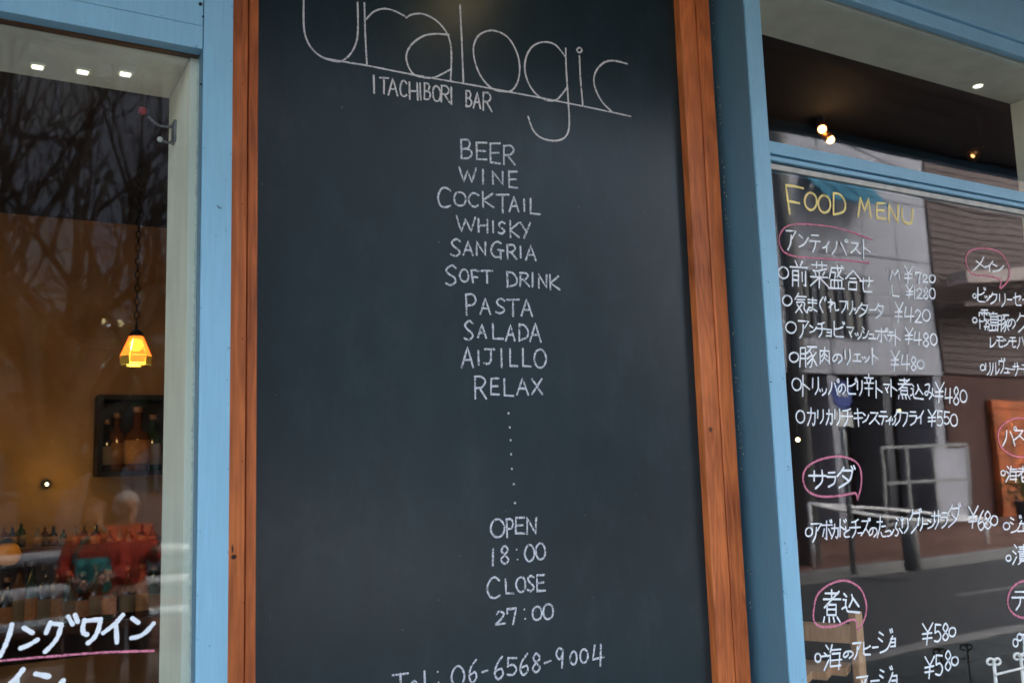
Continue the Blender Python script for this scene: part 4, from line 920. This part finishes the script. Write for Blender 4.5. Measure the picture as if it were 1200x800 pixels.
# grey rendered building
gx0, gx1 = RX(880), RX(1100)
gb_ = thing('grey_building', 'pale grey rendered building across the street mirrored in the menu window', 'building', ((gx0 + gx1) / 2, YB - 2, 0))
zg = P(1000, 440, DB).z
box(gx0 - 1.2, gx1, YB - 6, YB - .06, zg, 8.2).build('wall', M['greyjoint'], gb_)
facade_joints(gx0 - 1.2, gx1, YB, zg, 8.2, 6, 4, gb_, M['greywall'], 'wall_panel', .03, .06)
box(gx0 - 1.2, gx1, YB - 6, YB - 1.0, 0, zg - .001).build('shop_interior', M['shop'], gb_)
for k in range(5): 
    xx = gx0 - 1.1 + k * (gx1 - gx0 + .8) / 4
    box(xx, xx + .25, YB - .9, YB + .02, 0, zg - .002).build('column', M['greyjoint'] if k % 2 else M['greywall'], gb_)
def fw(parent, *a):
    x0, x1, z0, z1, y = a; f = MB()
    f.box(x0, x1, y - .02, y + .06, z0, z0 + .07); f.box(x0, x1, y - .02, y + .06, z1 - .07, z1)
    f.box(x0, x0 + .07, y - .02, y + .055, z0 + .07, z1 - .07); f.box(x1 - .07, x1, y - .02, y + .055, z0 + .07, z1 - .07)
    xm = (x0 + x1) / 2; f.box(xm - .03, xm + .03, y - .02, y + .05, z0 + .07, z1 - .07)
    w = f.build('window', M['greyjoint'] if parent is gb_ else M['bluewall'], parent)
    q = box(x0 + .05, x1 - .05, y - .01, y + .01, z0 + .05, z1 - .05).build('pane', M['winglass'], w); q.location = (0, 0, 0)
z5 = P(970, 395, DB).z; z6 = P(970, 320, DB).z
for pa_, pb_ in ((925, 948), (955, 980), (985, 1010)): fw(gb_, RX(pa_, 360), RX(pb_, 360), z5, z6, YB + .08)
# teal awning signs
aw = thing('awning', 'teal blue cloth awning above upper windows of the grey building', 'awning', (RX(965, 225), YB + .4, P(965, 225, DB).z))
a0, a1 = RX(938, 225), RX(1008, 225); za, zb2 = P(965, 246, DB).z, P(965, 208, DB).z
n = 4
for k in range(n):
    xa = a0 + (a1 - a0) * k / n; xb = a0 + (a1 - a0) * (k + 1) / n - .08
    MB().add([(xa, YB + .75, za), (xb, YB + .75, za), (xb, YB + .1, zb2), (xa, YB + .1, zb2), (xa, YB + .75, za - .03), (xb, YB + .75, za - .03), (xb, YB + .1, zb2 - .03), (xa, YB + .1, zb2 - .03)],
             [(0, 1, 2, 3), (7, 6, 5, 4), (0, 4, 5, 1), (1, 5, 6, 2), (2, 6, 7, 3), (3, 7, 4, 0)]).build('cloth_panel', M['awn'], aw)
box(RX(957, 215), RX(978, 215), YB + .78, YB + .80, P(965, 223, DB).z, P(965, 218, DB).z).build('white_bar', M['signwhite'], aw)
# dark brown building with siding and pale eave
bx0 = gx1 + .25
db = thing('brown_building', 'dark brown boarded building with pale sloping eave mirrored beside the grey one', 'building', (bx0 + 4, YB - 3, 0))
box(bx0, bx0 + 12, YB - 7, YB - .12, 0, 9.5).build('wall', M['shop'], db)
facade_joints(bx0, bx0 + 8, YB - .08, 3.2, 9.4, 1, 38, db, M['brownwall'], 'siding_board', .022, .025)
e0 = R(1106, 327, DB - .6); e1 = R(1215, 296, DB + 2)
MB().bar((bx0, YB + .5, P(1110, 325, DB - .5).z), (bx0 + 8, YB + .5, P(1110, 325, DB - .5).z + .9), .5, .28).build('eave_board', M['paleband'], db)
MB().bar((bx0, YB + .4, P(1110, 325, DB - .5).z - .6), (bx0 + 8, YB + .4, P(1110, 325, DB - .5).z + .1), .5, .1).build('eave_board', M['brownwall'], db)
oz = RX(1130, 560), RX(1195, 560)
box(oz[0] + 1.2, oz[1] + 3.0, YB - .11, YB + .02, 0, 2.6).build('orange_glow_panel', M['orange'], db)  # panel and slats carry the lit wall's orange glow as colour
for k in range(12): box(oz[0] + 1.2, oz[1] + 3.0, YB + .021, YB + .035, .1 + k * .21, .1 + k * .21 + .15).build('glow_slat', M['orange'], db)
# gate frame
gt = thing('metal_gate', 'pale grey metal gate frame before the dark shop across the street', 'gate', (RX(1080, 560), YB + .6, 0))
gp = [R(px, 560, DB - .6).x for px in (1036, 1066, 1096, 1132)]; zt2 = R(1080, 522, DB - .6).z
for x in gp: box(x - .035, x + .035, YB + .58, YB + .64, 0, zt2).build('upright', M['galv'], gt)
for zz in (zt2 - .04, zt2 * .55, .12): box(gp[0], gp[-1], YB + .59, YB + .63, zz, zz + .06).build('rail', M['galv'], gt)
box(gp[2] + .05, gp[3] - .05, YB + .60, YB + .62, .2, zt2 - .08).build('panel', M['greywall'], gt)
# road sign
rs = R(984, 463, 8.4)
sg = thing('road_sign', 'blue round sign over a white plate on a thin post across the road', 'sign', (rs.x, rs.y, 0))
MB().tube([(rs.x, rs.y, 0), (rs.x, rs.y, rs.z + .12)], .035, 12).build('post', M['galv'], sg, smooth=True)
MB().lathe([(.19, 0), (.19, .015)], (rs.x, rs.y + .04, rs.z), 28, axis='y').build('disc', M['signblue'], sg)
MB().lathe([(.165, 0), (.165, .004)], (rs.x, rs.y + .056, rs.z), 28, axis='y').build('disc_rim', M['signblue'], sg)
MB().box(rs.x - .09, rs.x + .09, rs.y + .062, rs.y + .066, rs.z - .02, rs.z + .02).build('bar', M['signwhite'], sg)
box(rs.x - .15, rs.x + .15, rs.y + .04, rs.y + .055, rs.z - .42, rs.z - .22).build('plate', M['signwhite'], sg)
# utility pole and cables
up = R(938, 500, 9.5)
pp = thing('utility_pole', 'grey concrete utility pole by the far pavement mirrored near the window post', 'pole', (up.x, up.y, 0))
MB().tube([(up.x, up.y, 0), (up.x, up.y, 9)], [.16, .11], 16).build('shaft', M['concrete'], pp, smooth=True)
MB().bar((up.x - .7, up.y, 8.0), (up.x + .7, up.y, 8.0), .07, .09).build('cross_arm', M['galv'], pp)
up2 = up + Vector((14, 0, 0))
pp2 = thing('utility_pole', 'second grey concrete utility pole farther along the far pavement', 'pole', (up2.x, up2.y, 0))
MB().tube([(up2.x, up2.y, 0), (up2.x, up2.y, 9)], [.16, .11], 16).build('shaft', M['concrete'], pp2, smooth=True)
MB().bar((up2.x - .7, up2.y, 8.0), (up2.x + .7, up2.y, 8.0), .07, .09).build('cross_arm', M['galv'], pp2)
for k, (zz, sag) in enumerate(((8.0, .5), (7.4, .6), (6.6, .7), (6.0, .4))):
    pts = [up.lerp(up2, t / 14) for t in range(-14, 15)]
    pts = [(p.x, p.y + .12, zz - sag * 4 * abs(((i + .0) / 14) % 1) * (1 - abs(((i + .0) / 14) % 1))) for i, p in enumerate(pts)]
    o = MB().tube(pts, .014, 6).build('cable', M['black']); tag(o, ('top', 'second', 'third', 'lowest')[k] + ' black overhead cable strung between the utility poles', 'cable', 'overhead cables')
# pipe guard rails along the far kerb
def guard(x0, x1, y, label, n=4, group='white pipe guard rails'):
    g = thing('guard_rail', label, 'railing', ((x0 + x1) / 2, y, 0), group)
    for zz, rr_ in ((.90, .05), (.63, .05), (.38, .045)): MB().tube([(x0, y, zz), (x1, y, zz)], rr_, 10).build('rail', M['rail'], g, smooth=True)
    for k in range(n + 1):
        x = x0 + (x1 - x0) * k / n; MB().tube([(x, y, 0), (x, y, .93)], .04, 10).build('post', M['rail'], g, smooth=True)
yr = 2 * GY - 8.7 
guard(-4.4, -.15, yr, 'white three-pipe guard rail mirrored low in the left window, nearer stretch')
guard(.05, 4.4, yr, 'white three-pipe guard rail mirrored low in the left window behind two people')
# low white bollard rail mirrored right
q0 = R(948, 588, 9.2); q1 = R(1155, 607, 9.6); q2 = R(1060, 597, 9.2); q3 = R(1060, 607, 9.0)
lr = thing('low_rail', 'low white pipe barrier mirrored below the salad line of the menu', 'railing', ((q0.x + q1.x) / 2, q0.y, 0))
MB().tube(curve3([q0, q2, q1]), .022, 8).build('pipe', M['rail'], lr, smooth=True)
MB().tube(curve3([q0, q3, q1]), .026, 8).build('pipe', M['rail'], lr, smooth=True)
for q in (q0, q3, q1): MB().tube([(q.x, q.y, 0), (q.x, q.y, q.z)], .03, 8).build('post', M['rail'], lr, smooth=True)
bo = R(1068, 630, 8.2)
bl = thing('bollard', 'short pale concrete bollard below the low white barrier', 'bollard', (bo.x, bo.y, 0))
MB().lathe([(.11, 0), (.105, .5), (.08, .58), (.02, .61)], (bo.x, bo.y, 0), 18).build('shaft', M['concrete'], bl, smooth=True)
# planter with yellow flowers
pf = R(1196, 575, DB - 1.2)
pt = thing('flower_planter', 'dark planter with leafy yellow flowering plant before the orange glow panel', 'planter', (pf.x, pf.y, 0))
MB().lathe([(.16, 0), (.22, .4), (.23, .42), (.19, .43)], (pf.x, pf.y, 0), 18).build('pot', M['pot'], pt)
mb = MB(); mf = MB()
for i in range(260):
    c = Vector((pf.x, pf.y, .75)) + Vector((random.gauss(0, .17), random.gauss(0, .17), random.gauss(0, .2)))
    u = Vector((random.gauss(0, 1), random.gauss(0, 1), random.gauss(0, 1))).normalized(); v = u.orthogonal().normalized()
    (mf if i % 8 == 0 else mb).add([c + u * .05, c + v * .03, c - u * .05, c - v * .03], [(0, 1, 2, 3)])
o = mb.build('foliage', M['leaf'], pt); o = mf.build('flowers', M['petal'], pt)

# blue-grey building behind the trees, mirrored in the left window
bg_ = thing('blue_grey_building', 'blue grey clad apartment block behind bare trees mirrored in left window', 'building', (-2, YB - 4, 0))
box(-14, gx0 - 3.2, YB - 9, YB - 3.06, 0, 13).build('wall', M['bluewall'], bg_)
facade_joints(-10, gx0 - 3.2, YB - 3, 0, 13, 8, 5, bg_, M['bluewall'], 'wall_panel', .03, .05)
for j in range(4):
    for i in range(9): fw(bg_, -8.6 + i * 2.2, -7.4 + i * 2.2, 1.3 + j * 2.8, 2.9 + j * 2.8, YB - 2.93)
def tree(x, y, h, label, seed, lean, evergreen=False):
    rg = random.Random(seed); t = thing('street_tree', label, 'tree', (x, y, 0), 'bare street trees')
    tr = MB(); cr = MB(); tips = []
    def grow(p, d, L, r, lv, mb):
        n = 4; pts = [p]; rs = [r]; q = p.copy(); dd = d.copy()
        for k in range(n):
            dd = (dd + Vector((rg.gauss(0, .13), rg.gauss(0, .13), rg.gauss(0, .06) + .03))).normalized(); q = q + dd * L / n; pts.append(q.copy()); rs.append(r * (1 - .5 * (k + 1) / n))
        mb.tube(pts, rs, 8 if lv < 2 else (5 if lv < 3 else 3))
        if lv >= 5: tips.append(q); return
        for k in range(3 if lv < 4 else 2):
            f = rg.uniform(.45, 1.0); i = min(n, max(1, int(f * n))); a = rg.uniform(0, 6.28); s = rg.uniform(.5, .95)
            e1 = dd.orthogonal().normalized(); e2 = dd.cross(e1)
            nd = (dd + (e1 * math.cos(a) + e2 * math.sin(a)) * s).normalized(); nd.z = max(nd.z, -.05)
            grow(pts[i], nd, L * rg.uniform(.62, .85), rs[i] * .72, lv + 1, cr)
    grow(Vector((x, y, 0)), Vector(lean).normalized(), h * .34, h * .019, 0, tr)
    tr.build('trunk', M['bark'], t, smooth=True); cr.build('branches', M['bark'], t, smooth=True)
    if evergreen:
        lf = MB()
        for tp in tips:
            for k in range(22):
                c = tp + Vector((rg.gauss(0, .22), rg.gauss(0, .22), rg.gauss(0, .2))); u = Vector((rg.gauss(0, 1), rg.gauss(0, 1), rg.gauss(0, 1))).normalized(); v = u.orthogonal()
                lf.add([c + u * .05, c + v * .03, c - u * .05, c - v * .03], [(0, 1, 2, 3)])
        lf.build('foliage', M['leaf'], t)
r1 = R(62, 400, 9.4); r2 = R(-30, 400, 10.2); r3 = R(60, 240, 15.0)
tree(r1.x, r1.y, 9.0, 'bare street tree whose forked trunk mirrors beside the pendant lamp', 4, (-.12, 0, 1))
tree(r2.x, r2.y, 9.5, 'bare street tree leaning at the left edge of the mirrored street', 9, (-.1, 0, 1))
for i_, (px_, dep_, sd_, ln_) in enumerate(((20, 9.0, 31, .05), (105, 10.5, 45, .1), (165, 9.8, 52, -.15))):
    q_ = R(px_, 400, dep_); tree(q_.x, q_.y, (8.8, 9.6, 8.2)[i_], ('slender bare street tree between the two forked ones', 'tall bare street tree directly behind the pale blue lamp post', 'low bare street tree mirrored beside the white jamb')[i_], sd_, (ln_, 0, 1))
tree(r3.x, r3.y - .6, 6.0, 'leafy evergreen street tree mirrored above the pendant lamp', 21, (.05, 0, 1), True)
# street lamp
sl_ = R(122.5, 392, 14.6)
lpz = thing('street_lamp', 'pale blue street lamp post with lit globe across the street', 'street lamp', (sl_.x, sl_.y, 0))
MB().tube([(sl_.x, sl_.y, 0), (sl_.x, sl_.y, sl_.z - .12)], [.06, .04], 12).build('post', M['pole'], lpz, smooth=True)
MB().ball(sl_, .11).build('globe', M['globe'], lpz, smooth=True)
for dx in (-.25, .0, .22): MB().ball(sl_ + Vector((dx, 0, .20 + abs(dx) * -.2)), .05).build('globe', mat('dim_globe', (.8, .75, .4), .4, emit=(1, .8, .4, 1)), lpz, smooth=True)
MB().bar((sl_.x - .27, sl_.y, sl_.z + .12), (sl_.x + .25, sl_.y, sl_.z + .12), .02, .03).build('cross_arm', M['pole'], lpz)

# ------------------------------------------------------------------ TWO PEOPLE ACROSS THE ROAD
def skin_mesh(name, verts, edges, radii, m, parent, sub=2, root=0):
    me = bpy.data.meshes.new(name); me.from_pydata(verts, edges, []); me.materials.append(m)
    o = bpy.data.objects.new(name, me); COL.objects.link(o)
    sk = o.modifiers.new('skin', 'SKIN'); sk.use_smooth_shade = True
    for i, r in enumerate(radii):
        v = me.skin_vertices[0].data[i]; v.radius = r if isinstance(r, tuple) else (r, r); v.use_root = i == root
    ss = o.modifiers.new('sub', 'SUBSURF'); ss.levels = sub; ss.render_levels = sub
    bpy.context.view_layer.update()
    dg = bpy.context.evaluated_depsgraph_get(); nm = bpy.data.meshes.new_from_object(o.evaluated_get(dg)); nm.name = name
    o.modifiers.clear(); o.data = nm
    if not nm.materials: nm.materials.append(m)
    else: nm.materials[0] = m
    nm.polygons.foreach_set('use_smooth', [True] * len(nm.polygons))
    o.parent = parent; return o
def person(loc, h, label, hair, hm, top_m, scarf, face, arms, seed):
    """face: turn about z; built facing +Y towards the shop"""
    t = thing('person', label, 'person', loc); t.rotation_euler.z = face; t['_o'] = (0, 0, 0)
    s = h / 1.7
    def V(x, y, z): return (x * s, y * s, z * s)
    # one body: pelvis, spine, head, legs, arms with hands
    v = [V(0, 0, .92), V(0, -.01, 1.12), V(0, 0, 1.32), V(0, .01, 1.42), V(0, .02, 1.50), V(0, .03, 1.60), V(0, .02, 1.665)]
    e = [(0, 1), (1, 2), (2, 3), (3, 4), (4, 5), (5, 6)]
    rd = [(.125, .10), (.115, .085), (.13, .09), (.06, .06), (.05, .055), (.078, .095), (.05, .06)]
    for sx_ in (-1, 1):
        b = len(v); v += [V(.09 * sx_, 0, .84), V(.10 * sx_, .02, .48), V(.11 * sx_, -.01, .09), V(.12 * sx_, .10, .03), V(.125 * sx_, .16, .025)]
        rd += [.085, .058, .038, (.04, .032), (.035, .022)]; e += [(0, b), (b, b + 1), (b + 1, b + 2), (b + 2, b + 3), (b + 3, b + 4)]
        el, ha = arms[0 if sx_ < 0 else 1]
        b = len(v); v += [V(.16 * sx_, 0, 1.37), V(el[0] * sx_, el[1], el[2]), V(ha[0] * sx_, ha[1], ha[2])]
        rd += [.052, .038, .026]; e += [(2, b), (b, b + 1), (b + 1, b + 2)]
        # palm and five fingers
        E = Vector(v[b + 1]); Hh = Vector(v[b + 2]); d = (Hh - E).normalized(); side = d.cross(Vector((0, 1, .2))).normalized(); p = len(v)
        v.append(tuple(Hh + d * .07 * s)); rd.append((.036 * s, .018 * s)); e.append((b + 2, p))
        dn = Vector((0, .35, -.5))
        for k, (off, ln) in enumerate(((-.027, .065), (-.009, .075), (.009, .070), (.026, .055))):
            f0 = len(v); a = Hh + d * .085 * s + side * off * s; m1 = a + (d + dn * .2).normalized() * ln * .5 * s; m2 = m1 + (d + dn).normalized() * ln * .5 * s
            v += [tuple(a), tuple(m1), tuple(m2)]; rd += [.0095 * s, .0085 * s, .007 * s]; e += [(p, f0), (f0, f0 + 1), (f0 + 1, f0 + 2)]
        f0 = len(v); a = Hh + d * .03 * s - side * .036 * s; v += [tuple(a), tuple(a + (d * .7 - side * .6).normalized() * .05 * s)]; rd += [.012 * s, .009 * s]; e += [(b + 2, f0), (f0, f0 + 1)]
    skin_mesh('body', v, e, rd, M['skin'], t)
    # face
    for sx_ in (-1, 1):
        MB().ball(V(.032 * sx_, .108, 1.605), .011 * s).build('eye', M['black'], t, smooth=True)
        MB().ball(V(.083 * sx_, .02, 1.595), .02 * s, sx=.4).build('ear', M['skin'], t, smooth=True)
    MB().ball(V(0, .125, 1.575), .015 * s, sz=1.5).build('nose', M['skin'], t, smooth=True)
    MB().ball(V(0, .112, 1.54), .016 * s, sx=1.4, sz=.35).build('mouth', M['red'], t, smooth=True)
    hb = MB(); pr = []
    for i in range(9):
        a = math.pi * i / 16; pr.append((math.cos(a) * .105 * s, math.sin(a) * .12 * s))
    hb.lathe(pr, V(0, .0, 1.60), 18); hb.lathe([(.06 * s, 0), (.095 * s, .05 * s), (.10 * s, .12 * s), (.09 * s, .16 * s)], V(0, -.035, 1.47 if hair == 'long' else 1.52), 16)
    hb.build('hair', M[hm], t, smooth=True)
    # trousers, jacket, shoes
    v = [V(0, 0, .96), V(0, 0, .90)]; e = [(0, 1)]; rd = [(.135, .11), (.14, .115)]
    for sx_ in (-1, 1):
        b = len(v); v += [V(.09 * sx_, 0, .82), V(.10 * sx_, .02, .48), V(.11 * sx_, -.01, .10)]; rd += [.098, .074, .058]; e += [(1, b), (b, b + 1), (b + 1, b + 2)]
        MB().box(-.045 * s, .045 * s, -.09 * s, .17 * s, 0, .07 * s).build('shoe', M['shoe'], t, bevel=.02).location = V(.12 * sx_, .0, 0)
    skin_mesh('trousers', v, e, [(r if isinstance(r, tuple) else r) for r in rd], M['trouser'], t)
    v = [V(0, 0, .88), V(0, -.005, 1.08), V(0, 0, 1.30), V(0, .005, 1.405)]; e = [(0, 1), (1, 2), (2, 3)]; rd = [(.165, .135), (.145, .11), (.155, .112), (.085, .075)]
    for sx_ in (-1, 1):
        el, ha = arms[0 if sx_ < 0 else 1]; b = len(v); hv = Vector(ha) * .93 + Vector(el) * .07
        v += [V(.165 * sx_, 0, 1.36), V(el[0] * sx_, el[1], el[2]), V(hv[0] * sx_, hv[1], hv[2])]; rd += [.068, .055, .045]; e += [(2, b), (b, b + 1), (b + 1, b + 2)]
    skin_mesh('jacket', v, e, rd, M[top_m], t)
    if scarf:
        MB().box(-.13 * s, .13 * s, .12 * s, .20 * s, .98 * s, 1.24 * s).build('shoulder_bag', M['teal'], t, bevel=.035)
        MB().tube([V(-.15, .10, 1.2), V(-.08, .13, 1.38), V(.08, -.02, 1.46), V(.15, -.12, 1.25)], .014 * s, 8).build('bag_strap', M['teal'], t)
    return t
pA = R(108, 700, 6.8); pB = R(147, 700, 7.2)
person((pA.x, pA.y, 0), 1.42, 'person with dark hair in red jacket holding a teal bag by the rail', 'short', 'hair_dark', 'red', True, .1, (((.22, .06, 1.12), (.12, .20, 1.08)), ((.22, .05, 1.12), (.12, .20, 1.10))), 1)
person((pB.x, pB.y, 0), 1.46, 'person with long grey hair in red jacket and black trousers', 'long', 'hair_grey', 'red', False, -.15, (((.23, -.02, 1.10), (.21, .10, .90)), ((.23, .02, 1.10), (.16, .22, 1.20))), 2)

for o in list(bpy.data.objects):
    if '_o' in o: del o['_o']
